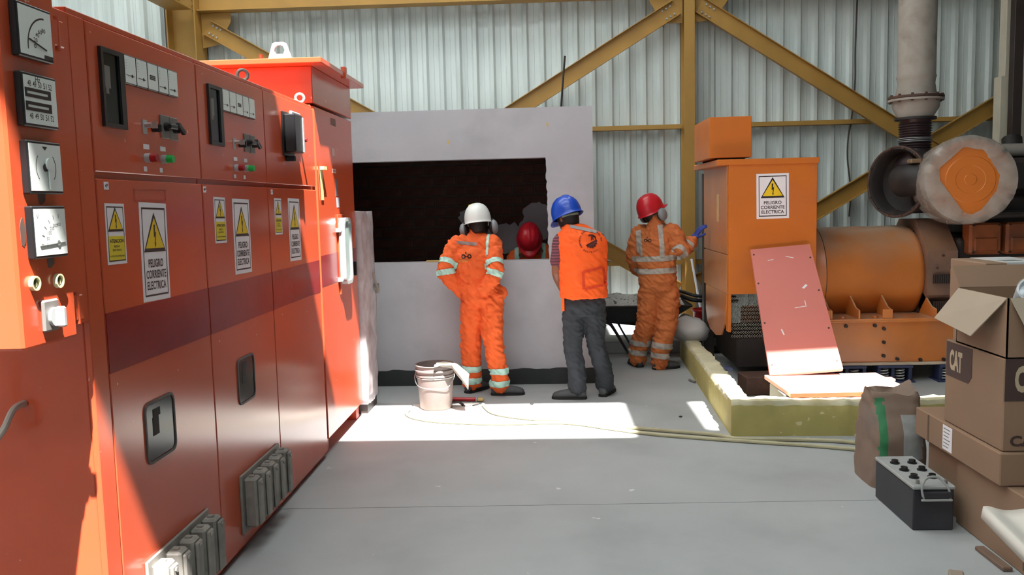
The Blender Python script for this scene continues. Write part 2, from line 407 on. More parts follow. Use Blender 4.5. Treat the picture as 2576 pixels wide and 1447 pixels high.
# plastered control-room wall with its window opening
mb = MB()
mb.box(-3.2, .40, 7.69, 7.84, 2.05, 2.49).box(-3.2, -2.4, 7.69, 7.84, 1.135, 2.05).box(-3.2, .40, 7.69, 7.84, 0, 1.135)
random.seed(3)
jag = [(.40, 1.135), (.40, 2.05)]
zz = [2.05 - i * .0305 for i in range(31)]
jag += [(-.02 + (2.05 - z) * .012 + random.uniform(-.006, .008), z) for z in zz]
mb.prism([(x, z) for x, z in jag[::-1]], -7.84, -7.69, M=frame((0, 0, 0), (1, 0, 0), (0, 0, 1), (0, -1, 0)))
mb.build('wall_partition', PLAST, kind='structure', smooth=0)
MB().box(.25, .40, 7.84, 9.9, 0, 2.35).build('wall_room_right', PLAST, kind='structure', smooth=0)
MB().box(-3.2, -3.05, 7.84, 9.9, 0, 2.35).build('wall_room_left', PLAST, kind='structure', smooth=0)
MB().box(-3.2, .40, 7.84, 9.9, 2.35, 2.49).build('ceiling_room', PLAST, kind='structure', smooth=0)
mb = MB()
vs = []; N_ = 60
for i in range(N_ + 1):
    x = -3.2 + 3.6 * i / N_; t = .145 + .012 * noise.noise(V((x * 6, 0, 0))) + .01 * noise.noise(V((x * 20, 3, 0)))
    vs += [V((x, 7.684, 0)), V((x, 7.684, t)), V((x, 7.69, t)), V((x, 7.69, 0))]
fs = []
for i in range(N_):
    a = 4 * i; fs += [[a, a + 4, a + 5, a + 1], [a + 1, a + 5, a + 6, a + 2], [a + 2, a + 6, a + 7, a + 3]]
mb.raw(vs, fs).build('baseboard_partition', BLACKB, kind='structure', smooth=0)
# small chips in the plaster
for px, py in ((1128, 358), (1377, 315)):
    p = at(px, py, 7.69)
    MB().prism([(-.012, .018), (.012, .018), (.004, -.018), (-.004, -.014)], 0, .003, FYn(p.x, 7.69, p.z)).build('plug', WOOD, bpy.data.objects['wall_partition'], smooth=0)

# brick wall inside the dark room
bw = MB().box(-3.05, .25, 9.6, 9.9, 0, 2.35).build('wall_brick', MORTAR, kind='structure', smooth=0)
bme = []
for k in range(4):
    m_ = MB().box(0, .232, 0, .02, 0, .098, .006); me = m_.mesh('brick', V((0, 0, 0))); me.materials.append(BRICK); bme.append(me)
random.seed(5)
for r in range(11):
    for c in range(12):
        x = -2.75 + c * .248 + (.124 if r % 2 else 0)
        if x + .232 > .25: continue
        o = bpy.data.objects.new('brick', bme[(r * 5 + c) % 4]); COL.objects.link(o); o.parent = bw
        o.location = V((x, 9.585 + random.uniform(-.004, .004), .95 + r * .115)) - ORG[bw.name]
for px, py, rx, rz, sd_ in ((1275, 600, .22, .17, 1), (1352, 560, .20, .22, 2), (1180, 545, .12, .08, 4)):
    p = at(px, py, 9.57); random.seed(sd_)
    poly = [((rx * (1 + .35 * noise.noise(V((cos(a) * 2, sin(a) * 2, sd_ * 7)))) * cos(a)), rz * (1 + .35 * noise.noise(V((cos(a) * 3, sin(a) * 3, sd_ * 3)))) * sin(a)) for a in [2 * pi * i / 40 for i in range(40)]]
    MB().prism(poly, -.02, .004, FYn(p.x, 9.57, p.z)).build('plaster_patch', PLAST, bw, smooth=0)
MB().box(-1.12, -.60, 7.70, 7.735, 1.135, 1.152, .002).build('wooden_lath', WOOD, label='thin yellow wooden lath lying on the window sill', cat='lath', smooth=0)

# ------------------------------------------------------------------ yellow steelwork
def ibeam_x(name, x0, x1, yc, z0, z1, label):
    t = thing(name, label, 'beam', ((x0 + x1) / 2, yc, z0))
    MB().box(x0, x1, yc - .09, yc + .09, z0, z0 + .014, .002).build('bottom_flange', YSTEEL, t, smooth=0)
    MB().box(x0, x1, yc - .09, yc + .09, z1 - .014, z1, .002).build('top_flange', YSTEEL, t, smooth=0)
    MB().box(x0, x1, yc - .006, yc + .006, z0 + .014, z1 - .014).build('web', YSTEEL, t, smooth=0)
    return t
ibeam_x('steel_beam', -4.05, 1.55, 10.14, 3.965, 4.27, 'long ochre steel beam running across the top of the metal wall')
ibeam_x('steel_beam', 1.72, 9.0, 10.14, 3.965, 4.27, 'ochre steel beam above the exhaust pipe beyond the slim column')
t = thing('steel_column', 'thick ochre steel column behind the red cabinets', 'column', (-4.22, 10.2, 0))
MB().box(-4.40, -4.383, 10.0, 10.32, 0, 6.9, .002).build('flange', YSTEEL, t, smooth=0)
MB().box(-4.072, -4.055, 10.0, 10.32, 0, 6.9, .002).build('flange', YSTEEL, t, smooth=0)
MB().box(-4.383, -4.072, 10.15, 10.165, 0, 6.9).build('web', YSTEEL, t, smooth=0)
for z in (4.0, 4.06, 4.12, 4.18):
    MB().cyl((-4.13, 10.15, z), (-4.13, 10.125, z), .016, n=6).build('bolt', YSTEEL, t)
t = thing('steel_column', 'slim ochre steel column rising beside the orange generator box', 'column', (1.63, 10.2, 0))
MB().box(1.575, 1.695, 10.02, 10.034, 0, 6.9, .002).build('flange', YSTEEL, t, smooth=0)
MB().box(1.575, 1.695, 10.286, 10.30, 0, 6.9, .002).build('flange', YSTEEL, t, smooth=0)
MB().box(1.629, 1.641, 10.034, 10.286, 0, 6.9).build('web', YSTEEL, t, smooth=0)
t = thing('steel_beam', 'short ochre beam coming forward above the nearest red cabinets', 'beam', (-4.22, 8, 3.97))
MB().box(-4.36, -4.08, 3.0, 9.98, 3.965, 3.98, .002).build('bottom_flange', YSTEEL, t, smooth=0)
MB().box(-4.36, -4.08, 3.0, 9.98, 4.25, 4.265, .002).build('top_flange', YSTEEL, t, smooth=0)
MB().box(-4.226, -4.214, 3.0, 9.98, 3.98, 4.25).build('web', YSTEEL, t, smooth=0)
def brace(x0, z0, x1, z1, y, label, w=.185):
    d = V((x1 - x0, 0, z1 - z0)); L_ = d.length; d.normalize(); up = V((-d.z, 0, d.x))
    if up.z < 0: up = -up
    t = thing('diagonal_brace', label, 'brace', (x0, y, z0), 'crossed wall braces')
    M = frame((x0, y, z0), d, up, d.cross(up))
    sgn = -1 if d.cross(up).y > 0 else 1
    h = w / 2
    MB(M).box(0, L_, -h, h, -.004, .004).build('web', YSTEEL, t, smooth=0)
    a, b = (0, .055) if sgn > 0 else (-.055, 0)
    MB(M).box(0, L_, -h, -h + .008, a, b).build('flange', YSTEEL, t, smooth=0)
    MB(M).box(0, L_, h - .008, h, a, b).build('flange', YSTEEL, t, smooth=0)
    for u in (.06, .11, .16):
        for q in (-.05, .05):
            MB(M).cyl((u, q, .004 * sgn), (u, q, .020 * sgn), .012, n=6).build('bolt', LGREY, t)
brace(1.50, 3.83, -4.0, .56, 10.10, 'ochre diagonal brace falling left from the slim column top')
brace(-3.98, 3.80, 1.52, .58, 10.17, 'ochre diagonal brace falling right from the thick column top')
brace(1.76, 3.84, 6.6, .72, 10.10, 'ochre diagonal brace falling right from the slim column towards the exhaust')
brace(6.6, 3.5, 1.76, .68, 10.17, 'ochre diagonal brace rising right behind the orange alternator')
def gusset(poly, y, label):
    MB().prism(poly, 0, .012, FYn(0, y, 0)).build('gusset_plate', YSTEEL, label=label, cat='gusset', smooth=0)
gusset([(-4.05, 3.96), (-3.70, 3.96), (-3.70, 3.86), (-3.85, 3.60), (-4.05, 3.56)], 10.19, 'ochre gusset plate at the thick column top')
gusset([(1.57, 3.96), (1.20, 3.96), (1.20, 3.90), (1.36, 3.66), (1.57, 3.66)], 10.125, 'ochre gusset plate on the left of the slim column')
gusset([(1.70, 3.96), (2.12, 3.96), (2.06, 3.86), (1.92, 3.68), (1.70, 3.66)], 10.125, 'ochre gusset plate on the right of the slim column')
for x0, x1, z, lb in ((.42, 1.57, 2.50, 'ochre wall rail between the grey wall and the slim column'), (1.70, 9.0, 2.50, 'ochre wall rail behind the box on the generator'),
                      (.42, 1.57, .90, 'low ochre wall rail behind the man in red helmet'), (1.70, 9.0, .90, 'low ochre wall rail behind the generator box')):
    t = thing('wall_rail', lb, 'rail', ((x0 + x1) / 2, 10.3, z), 'wall rails')
    MB().box(x0, x1, 10.22, 10.36, z - .025, z - .018).build('flange', YSTEEL, t, smooth=0)
    MB().box(x0, x1, 10.22, 10.36, z + .018, z + .025).build('flange', YSTEEL, t, smooth=0)
    MB().box(x0, x1, 10.22, 10.228, z - .018, z + .018).build('web', YSTEEL, t, smooth=0)
# dark cable riser with two white insulators left of the thick column
t = thing('cable_riser', 'dark cable riser with two white insulators beside the thick column', 'cable riser', (-4.5, 10.3, 2.5))
MB().box(-4.56, -4.43, 10.32, 10.35, 2.4, 6.6, .004).build('duct', BROWNP, t, smooth=0)
for px, py in ((427, 112), (438, 119)):
    p = at(px, py, 10.2)
    MB().lathe([(0, -.06), (.022, -.05), (.03, -.01), (.018, .0), (.03, .02), (.022, .05), (0, .06)], 12, Matrix.Translation((p.x, 10.25, p.z))).build('insulator', WHITE, t)
t = MB().tube([at(1421, 141, 7.80), at(1416, 205, 7.78), at(1410, 290, 7.77)], .009, 8).build('steel_rod', DIRON, label='thin dark steel rod standing up from the grey wall', cat='rod')
# right: pale duct with dark post
t = thing('pale_duct', 'pale beige duct strips behind the dark post, upper right corner', 'duct', (5.0, 9.8, 0))
a, b = at(2518, 200, 9.7), at(2541, 200, 9.7)
MB().box(a.x, a.x + .13, 9.7, 9.85, .13, 2.9, .004).build('duct_strip', BEIGE, t, smooth=0)
MB().box(a.x + .05, a.x + .13, 9.72, 9.86, 2.905, 5.5, .004).build('duct_strip', BEIGE, t, smooth=0)
MB().box(a.x + .20, a.x + .60, 9.7, 9.85, .13, 5.5, .004).build('duct_strip', BEIGE, t, smooth=0)
MB().box(4.97, 5.07, 9.5, 9.6, .13, 5.5, .004).build('square_post', BROWNP, label='dark brown square post at the upper right edge', cat='post', smooth=0)

# ------------------------------------------------------------------ kerb round the generator
def rough_bar(name, p0, p1, w, h, label, seed):
    p0, p1 = V(p0), V(p1); d = (p1 - p0); L_ = d.length; d.normalize(); s_ = V((d.y, -d.x, 0))
    n = int(L_ / .03); prof = [(-.5, 0), (-.5, .5), (-.5, .86), (-.44, .97), (-.36, 1), (0, 1), (.36, 1), (.44, .97), (.5, .86), (.5, .5), (.5, 0)]
    vs, fs, mi = [], [], []
    for i in range(n + 1):
        t = L_ * i / n
        for k, (a, b) in enumerate(prof):
            q = p0 + d * t + s_ * a * w + V((0, 0, b * h))
            if 0 < b:
                e = noise.noise(V((q.x * 5 + seed, q.y * 5, q.z * 5))) * .008 + noise.noise(V((q.x * 19, q.y * 19 + seed, q.z * 19))) * .008
                if k in (2, 3, 4, 6, 7, 8): e = e * 1.5 - .012 * max(0, noise.noise(V((q.x * 8, q.y * 8, seed + k))))
                q = q + V((s_.x * a * 2, s_.y * a * 2, b)) * e
            vs.append(q)
    K = len(prof)
    for i in range(n):
        for k in range(K - 1):
            fs.append([i * K + k, i * K + k + 1, (i + 1) * K + k + 1, (i + 1) * K + k]); mi.append(1 if 2 <= k <= 7 else 0)
    fs += [list(range(K)), list(range(n * K, n * K + K))[::-1]]; mi += [0, 0]
    mb = MB(); mb.raw(vs, fs); mb.m = mi
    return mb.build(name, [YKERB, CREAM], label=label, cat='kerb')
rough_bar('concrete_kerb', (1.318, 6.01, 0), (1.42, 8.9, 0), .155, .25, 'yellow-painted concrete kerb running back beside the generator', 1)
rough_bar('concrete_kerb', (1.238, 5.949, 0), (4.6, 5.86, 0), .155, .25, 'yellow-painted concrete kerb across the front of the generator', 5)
# ================================================================== red switchgear
X0 = -1.5
def bolt_poly(): return [(-.13, .52), (.10, .52), (.02, .16), (.20, .22), (.08, -.34), (.17, -.32), (.02, -.52), (-.07, -.26), (.0, -.30), (.04, .02), (-.14, -.06)]
def warning_sign(parent, M, w, h, kind, tilt=0.0, name='warning_sign'):
    M = M @ Matrix.Rotation(tilt, 4, 'Z')
    s = MB(M).box(-w / 2, w / 2, -h / 2, h / 2, 0, .0012).build(name, STICK, parent, smooth=0)
    t = .012 * w / .22 + .001
    a, b = w / 2 * .86, h / 2 * .90
    MB(M).ring(rect(-a, a, -b, b), rect(-a + t * .35, a - t * .35, -b + t * .5, b - t * .5), .0012, .0018).build('border', INK, s, smooth=0)
    if kind == 'big': ty, th, tw = .20 * h, .40 * h, .80 * w
    elif kind == 'square': ty, th, tw = .19 * h, .46 * h, .74 * w
    else: ty, th, tw = .24 * h, .40 * h, .80 * w
    MB(M).prism([(-tw / 2, ty - th / 2), (tw / 2, ty - th / 2), (0, ty + th / 2)], .0012, .002).build('triangle_border', INK, s, smooth=0)
    k = .84
    cy = ty - th * .02
    MB(M).prism([(-tw / 2 * k, cy - th / 2 * k * .92), (tw / 2 * k, cy - th / 2 * k * .92), (0, cy + th / 2 * k * .92)], .002, .0026).build('triangle', YELLOW, s, smooth=0)
    bs = th * .56
    MB(M).prism([(x * bs * .62, ty - th * .10 + y * bs) for x, y in bolt_poly()], .0026, .0032).build('lightning_bolt', INK, s, smooth=0)
    mb = MB(M)
    if kind in ('big', 'square'):
        hh = .085 * h if kind == 'big' else .075 * h
        ys_ = (-.115, -.228, -.341) if kind == 'big' else (-.145, -.248, -.351)
        for line, y, lw in zip(('PELIGRO', 'CORRIENTE', 'ELECTRICA'), ys_, (.58, .78, .74)):
            put_text(mb, line, 0, y * h, lw * w * .94, hh, M=None, z=.002, bold=.018)
        mb.build('lettering', INK, s, smooth=0)
    else:
        MB(M).box(-.42 * w, .42 * w, -.43 * h, -.035 * h, .0012, .0018).build('yellow_field', YPALE, s, smooth=0)
        put_text(mb, 'ATENCION', 0, -.115 * h, .72 * w, .062 * h, None, .0022, .03)
        put_text(mb, 'RIESGO', 0, -.205 * h, .30 * w, .034 * h, None, .0022, .02)
        put_text(mb, 'ELECTRICO', 0, -.265 * h, .46 * w, .034 * h, None, .0022, .02)
        put_text(mb, 'ACCESO SOLO PERSONAL', 0, -.365 * h, .76 * w, .028 * h, None, .0022, .01)
        mb.build('lettering', INK, s, smooth=0)
    return s

def meter(parent, M, w, h, kind, d=.012, name='meter'):
    z = MB(M).box(-w / 2, w / 2, -h / 2, h / 2, 0, d, .003).build(name, BLACK, parent, smooth=0)
    e = min(w, h) * .055
    f = MB(M).box(-w / 2 + e, w / 2 - e * .6, -h / 2 + e, h / 2 - e, d, d + .0012).build('dial', WHITE, z, smooth=0)
    mb = MB(M); zz = d + .0014; s = min(w, h)
    if kind == 'arc':
        cx, cy, R = .28 * w, -.28 * h, .60 * s
        for i in range(13):
            a = radians(92 + i * 7.2); a2 = radians(92 + (i + 1) * 7.2)
            mb.raw([(cx + R * cos(a), cy + R * sin(a) * 1.0, zz), (cx + (R - .005) * cos(a), cy + (R - .005) * sin(a), zz), (cx + (R - .005) * cos(a2), cy + (R - .005) * sin(a2), zz), (cx + R * cos(a2), cy + R * sin(a2), zz)], [[0, 3, 2, 1]])
        mb.box(0, .56 * s, -.0018, .0018, zz, zz + .002, M=Matrix.Translation((cx, cy, 0)) @ Matrix.Rotation(radians(166), 4, 'Z'))
        mb.box(-.012, .03, -.006, .006, zz, zz + .001, M=Matrix.Translation((cx, cy - .02, 0)))
        for i, n_ in enumerate(('0', '20', '40', '60', '80')):
            a = radians(175 - i * 19); put_text(mb, n_, cx + (R - .035) * cos(a), cy + (R - .035) * sin(a), .012 if len(n_) < 2 else .018, .012, None, zz)
    elif kind == 'bars':
        for y in (.13, -.12):
            mb.ring(rect(-.44 * w, .30 * w, (y - .085) * h, (y + .085) * h), rect(-.38 * w, .22 * w, (y - .025) * h, (y + .025) * h), zz, zz + .001)
        for i in range(5):
            put_text(mb, str(48 + i), (-.30 + i * .15) * w, .30 * h, .014 * w / .144, .016 * h / .144, None, zz)
            put_text(mb, str(48 + i), (-.30 + i * .15) * w, -.30 * h, .014 * w / .144, .016 * h / .144, None, zz)
        put_text(mb, 'Hz', -.05 * w, .40 * h, .02 * w / .144, .014 * h / .144, None, zz)
    elif kind == 'sync':
        mb.ring([(.33 * s * cos(a), .33 * s * sin(a)) for a in [radians(-42 + i * 7) for i in range(13)]] + [(.325 * s * cos(a), .325 * s * sin(a)) for a in [radians(42 - i * 7) for i in range(13)]],
                [(.32 * s * cos(a), .32 * s * sin(a)) for a in [radians(-42 + i * 7) for i in range(13)]] + [(.321 * s * cos(a), .321 * s * sin(a)) for a in [radians(42 - i * 7) for i in range(13)]], zz, zz + .0005)
        mb.ring([(-.33 * s * cos(a), .33 * s * sin(a)) for a in [radians(-42 + i * 7) for i in range(13)]] + [(-.325 * s * cos(a), .325 * s * sin(a)) for a in [radians(42 - i * 7) for i in range(13)]],
                [(-.32 * s * cos(a), .32 * s * sin(a)) for a in [radians(-42 + i * 7) for i in range(13)]] + [(-.321 * s * cos(a), .321 * s * sin(a)) for a in [radians(42 - i * 7) for i in range(13)]], zz, zz + .0005)
        mb.cyl((-.02 * s, 0, zz), (-.02 * s, 0, zz + .002), .011)
        mb.prism([(-.012, .40 * s), (.012, .40 * s), (0, .33 * s)], zz, zz + .0006)
    elif kind == 'volt':
        mb.box(-.36 * w, .42 * w, -.243 * h, -.232 * h, zz, zz + .002, M=Matrix.Rotation(radians(3), 4, 'Z'))
        mb.cyl((.20 * w, -.225 * h, zz), (.20 * w, -.225 * h, zz + .002), .008 * s / .144)
        cx, cy, R = .25 * w, -.28 * h, .62 * s
        for i, n_ in enumerate(('0', '50', '100', '200', '300', '400')):
            a = radians(175 - i * 17); mb.box(R - .012, R, -.001, .001, zz, zz + .0004, M=Matrix.Translation((cx, cy, 0)) @ Matrix.Rotation(a, 4, 'Z'))
            put_text(mb, n_, cx + (R - .03) * cos(a), cy + (R - .03) * sin(a), .007 * len(n_), .010, None, zz)
        put_text(mb, 'V', -.36 * w, .30 * h, .012, .014, None, zz)
    else:
        y = {'small1': -.2, 'small2': -.2, 'small3': -.26, 'small4': -.26}.get(kind, -.2)
        if kind == 'smallbar':
            for q in (-.03, .03, -.09): mb.box(-.30 * w, .22 * w, (q - .02) * h, (q + .02) * h, zz, zz + .0006)
        else:
            mb.box(-.40 * w, .30 * w, (y - .008) * h, (y + .008) * h, zz, zz + .0006)
            mb.cyl((.12 * w, y * h, zz), (.12 * w, y * h, zz + .0006), .006, n=8)
            for i in range(4):
                mb.box(-.38 * w, -.30 * w, (.02 + .09 * i) * h, (.03 + .09 * i) * h, zz, zz + .0004)
    mb.build('scale', GINK if kind in ('volt',) else INK, z, smooth=0)
    if kind == 'sync':
        MB(M).box(.004, .022, -.42 * h, .02, zz + .002, zz + .006, .002).cyl((.013, .01, zz + .001), (.013, .01, zz + .007), .018).build('pointer', WHITE, z)
    return z

def lamp(parent, M, lens, r=.013, proud=.03):
    b = MB(M).cyl((0, 0, 0), (0, 0, proud * .45), r * 1.05, n=16).build('lamp_holder', LGREY, parent)
    MB(M).cyl((0, 0, proud * .45), (0, 0, proud), r, r * .92, n=16).build('lens', lens, b)
def handle_switch(parent, M, a=0.0, s=1.0):
    p = MB(M).box(-.036 * s, .036 * s, -.045 * s, .045 * s, 0, .006, .002).build('switch_plate', GREY, parent, smooth=0)
    MB(M).cyl((0, 0, .006), (0, 0, .025), .018 * s, n=14).box(-.009 * s, .009 * s, -.034 * s, .034 * s, .025, .043, .003, M=Matrix.Rotation(a, 4, 'Z')).build('handle', BLACK, p)
def tagplate(parent, M, w, h, m=None, t=None, name='label_plate'):
    o = MB(M).box(-w / 2, w / 2, -h / 2, h / 2, 0, .0012).build(name, m or STICK, parent, smooth=0)
    if t:
        mb = MB(M); put_text(mb, t, 0, 0, w * .7, h * .5, None, .0016); mb.build('lettering', INK, o, smooth=0)
def eyebolt(parent, c, yaw, m=STEEL, R=.026):
    M = Matrix.Translation(c) @ Matrix.Rotation(yaw, 4, 'Z') @ Matrix.Rotation(pi / 2, 4, 'X')
    MB(M).torus(R, .0085, 20, 8, Matrix.Translation((0, R + .014, 0))).cyl((0, 0, 0), (0, .016, 0), .016, n=12).build('eyebolt', m, parent)

def cabinet(y0, y1, label, left_post=0.0):
    c = thing('switchgear_cabinet', label, 'electrical cabinet', (-2.0, (y0 + y1) / 2, 0), 'red switchgear row')
    MB().box(-2.5, X0 - .022, y0 + .002, y1 - .002, .05, 2.285, .004).build('body', RED, c, smooth=0)
    MB().box(-2.5, X0 - .006, y0 + .001, y1 - .001, 2.28, 2.30, .003).build('top_panel', RED, c, smooth=0)
    MB().box(-2.45, X0 - .03, y0 + .002, y1 - .002, 0, .05).build('plinth', REDD, c, smooth=0)
    a = y0 + left_post
    if left_post: MB().box(X0 - .022, X0, y0 + .001, a - .004, .03, 2.28, .003).build('front_post', RED, c, smooth=0)
    u = MB().box(X0 - .022, X0, a + .003, y1 - .003, 1.788, 2.278, .003).build('upper_door', RED, c, smooth=0)
    l = MB().box(X0 - .022, X0, a + .003, y1 - .003, .035, 1.765, .003).build('lower_door', RED, c, smooth=0)
    MB().box(X0 - .002, X0 + .0012, a + .004, y1 - .004, 1.105, 1.312).build('painted_stripe', BAND, l, smooth=0)
    return c, u, l
def panel_front(u, l, y0, code):
    # tall dark relay window
    o = MB(FX(X0, y0 + 2.942, 2.075)).ring(rect(-.078, .078, -.133, .133), rect(-.062, .045, -.118, .118), 0, .012).build('relay_frame', BLACK, u, smooth=0)
    MB(FX(X0, y0 + 2.942, 2.075)).box(-.062, .045, -.118, .118, 0, .004).build('pane', DGLASS, o, smooth=0)
    MB(FX(X0, y0 + 2.942, 2.075)).box(-.05, -.012, .0, .075, .004, .0048).box(-.045, -.025, -.02, .0, .004, .0048).build('relay_face', GREY, o, smooth=0)
    for i, k in enumerate(('small1', 'small2', 'smallbar', 'small3', 'small4')):
        meter(u, FX(X0, y0 + 3.066 + i * .0875, 2.158), .0865, .104, k, .010)
    o = MB(FX(X0, y0 + 3.168, 1.966)).box(-.016, .016, -.026, .026, 0, .004, .001).build('key_switch_plate', LGREY, u, smooth=0)
    MB(FX(X0, y0 + 3.168, 1.972)).cyl((0, 0, .004), (0, 0, .03), .010, n=12).box(-.003, .003, -.012, .012, .03, .05).build('key', CHROME, o)
    MB(FX(X0, y0 + 3.236, 1.966)).cyl((0, 0, 0), (0, 0, .022), .014, n=14).box(-.006, .006, -.015, .015, .022, .036, .002).build('rotary_knob', BLACK, u)
    handle_switch(u, FX(X0, y0 + 3.335, 1.98), pi / 2)
    handle_switch(u, FX(X0, y0 + 3.412, 1.978), pi / 3)
    lamp(u, FX(X0, y0 + 3.163, 1.851), REDL, .016, .045); lamp(u, FX(X0, y0 + 3.30, 1.853), GREENL, .016, .045)
    for yy in (3.172, 3.31): tagplate(u, FX(X0, y0 + yy, 1.893), .046, .018)
    for yy in (3.155, 3.285): tagplate(u, FX(X0, y0 + yy, 1.81), .024, .018)
    tagplate(l, FX(X0, y0 + 2.86 if y0 == 0 else y0 + 2.78, 1.742), .03, .026, None, code)
def lower_window(l, y0, y1, z0, z1):
    M = FX(X0, 0, 0)
    o = MB(M).ring(rrect(y0, y1, z0, z1, .035), rrect(y0 + .009, y1 - .009, z0 + .009, z1 - .009, .028), 0, .006).build('window_gasket', mat('dark_gasket', (74, 68, 66), .6), l)
    MB(M).prism(rrect(y0 + .012, y1 - .012, z0 + .012, z1 - .012, .028), 0, .002).build('pane', DGLASS, o, smooth=0)
    MB(M).box(y0 + .06, y0 + .11, z0 + .10, z0 + .17, .002, .003).box(y0 + .065, y0 + .125, z0 + .17, z0 + .20, .002, .003)  .build('breaker_toggle', BLACKM, o, smooth=0)
def fuse_base(l, y0, y1, z0, z1):
    M = FX(X0, 0, 0)
    o = MB(M).box(y0, y1, z0, z1, 0, .012, .003).build('fuse_base', DGREY, l, smooth=0)
    w = (y1 - y0) / 5
    for i in range(5):
        c = y0 + w * (i + .5)
        mb = MB(M).box(c - w * .33, c + w * .33, z0 + .03, z1 - .018, .012, .075, .010)
        mb.box(c - w * .25, c + w * .25, z0 + .04, z1 - .03, .075, .090, .008)
        mb.box(c - w * .10, c + w * .10, z1 - .03, z1 - .010, .03, .055, .003)
        mb.cyl((c, z1 - .05, .090), (c, z1 - .05, .096), .010, n=10)
        mb.build('fuse_carrier', DGREY, o)

cA, uA, lA = cabinet(2.695, 3.668, 'nearest red switchgear cabinet with five square meters in a row', .10)
panel_front(uA, lA, 0.0, '4P')
warning_sign(lA, FX(X0, 2.903, 1.577), .132, .21, 'small', radians(-1))
warning_sign(lA, FX(X0, 3.188, 1.499), .222, .37, 'big', radians(-1.5))
lower_window(lA, 3.015, 3.262, .712, .945)
fuse_base(lA, 2.945, 3.51, .09, .375)
MB(FX(X0, 0, 0)).ring(rect(3.05, 3.31, 1.688, 1.735), rect(3.056, 3.304, 1.694, 1.729), 0, .0015).build('recess_outline', REDD, lA, smooth=0)

cB, uB, lB = cabinet(3.672, 4.535, 'middle red switchgear cabinet with a green and a red lamp')
panel_front(uB, lB, .915, '4P')
warning_sign(lB, FX(X0, 3.853, 1.605), .135, .208, 'small', radians(-1))
warning_sign(lB, FX(X0, 4.122, 1.521), .225, .362, 'big', radians(-1))
lower_window(lB, 3.955, 4.185, .712, .938)
fuse_base(lB, 3.90, 4.475, .095, .385)
eyebolt(cB, (-1.56, 4.42, 2.30), .5)
eyebolt(cB, (-2.40, 4.42, 2.30), .5)

cC, uC, lC = cabinet(4.539, 5.500, 'farthest low red cabinet with a tall black relay case')
warning_sign(lC, FX(X0, 4.697, 1.608), .122, .20, 'small', radians(-1))
warning_sign(lC, FX(X0, 4.992, 1.526), .22, .365, 'big', radians(-1))
tagplate(lC, FX(X0, 4.605, 1.742), .03, .026, None, '4P')
eyebolt(cC, (-1.55, 5.40, 2.30), .2, LGREY)
M = FX(X0, 4.93, 2.075)
o = MB(M).box(-.10, .10, -.125, .125, 0, .012, .003).build('relay_case', BLACK, uC, smooth=0)
MB(M).box(-.085, .085, -.105, .11, .012, .075, .006).build('relay_cover', BLACK, o, smooth=0)
MB(M).cyl((-.075, .118, .05), (.085, .118, .05), .010, n=10).box(.06, .08, -.10, .10, .075, .080).build('cover_bar', LGREY, o)
MB(M).box(-.05, -.01, -.155, -.125, 0, .05, .003).build('lower_block', BLACKM, o, smooth=0)
M = FX(X0, 5.11, 2.06)
o = MB(M).box(-.028, -.004, -.03, .03, 0, .02, .002).box(.004, .028, -.03, .03, 0, .02, .002).build('contact_block', GREY, uC, smooth=0)
lamp(uC, FX(X0, 5.165, 2.06), REDL, .014, .05)

# tall cabinet with an overhanging lid
D = thing('tall_cabinet', 'tall red cabinet with an overhanging lid and lifting lug', 'electrical cabinet', (-2.05, 6.05, 0))
MB().box(-2.55, X0 - .02, 5.52, 6.585, .10, 2.312, .004).build('body', RED, D, smooth=0)
for x0, x1, y0, y1 in ((-2.5, X0 - .03, 5.55, 5.63), (-2.5, X0 - .03, 6.47, 6.56)):
    MB().box(x0, x1, y0, y1, 0, .10).build('foot', REDD, D, smooth=0)
MB().box(-2.5, X0 - .16, 5.63, 6.47, .05, .10).build('plinth', REDD, D, smooth=0)
dd = MB().box(X0 - .02, X0, 5.535, 6.575, .11, 2.305, .004).build('door', RED, D, smooth=0)
MB().box(X0 - .002, X0 + .0012, 5.54, 6.57, 1.13, 1.335).build('painted_stripe', BAND, dd, smooth=0)
MB().box(-2.55, X0, 5.52, 6.585, 2.322, 2.556, .004).build('top_box', RED, D, smooth=0)
ld = MB().box(-2.66, -1.405, 5.40, 6.64, 2.556, 2.590, .004).build('lid', RED, D, smooth=0)
MB().box(-1.43, -1.395, 6.02, 6.06, 2.545, 2.625, .003).build('lid_clip', RED, ld, smooth=0)
p = at(706, 152, 5.50)
MB(FYn(p.x, 5.50, 2.59)).ring([(-.075, 0), (.075, 0), (.075, .012), (.045, .105), (.025, .115), (-.025, .115), (-.045, .105), (-.075, .012)],
    [(-.024, .040), (.024, .040), (.034, .064), (.024, .088), (.008, .095), (-.012, .094), (-.030, .078), (-.034, .058)], 0, .016).build('lifting_lug', LGREY, ld, smooth=0)
MB().cyl((p.x - .16, 5.6, 2.59), (p.x - .16, 5.6, 2.65), .012, n=10).build('lid_bolt', REDD, ld)
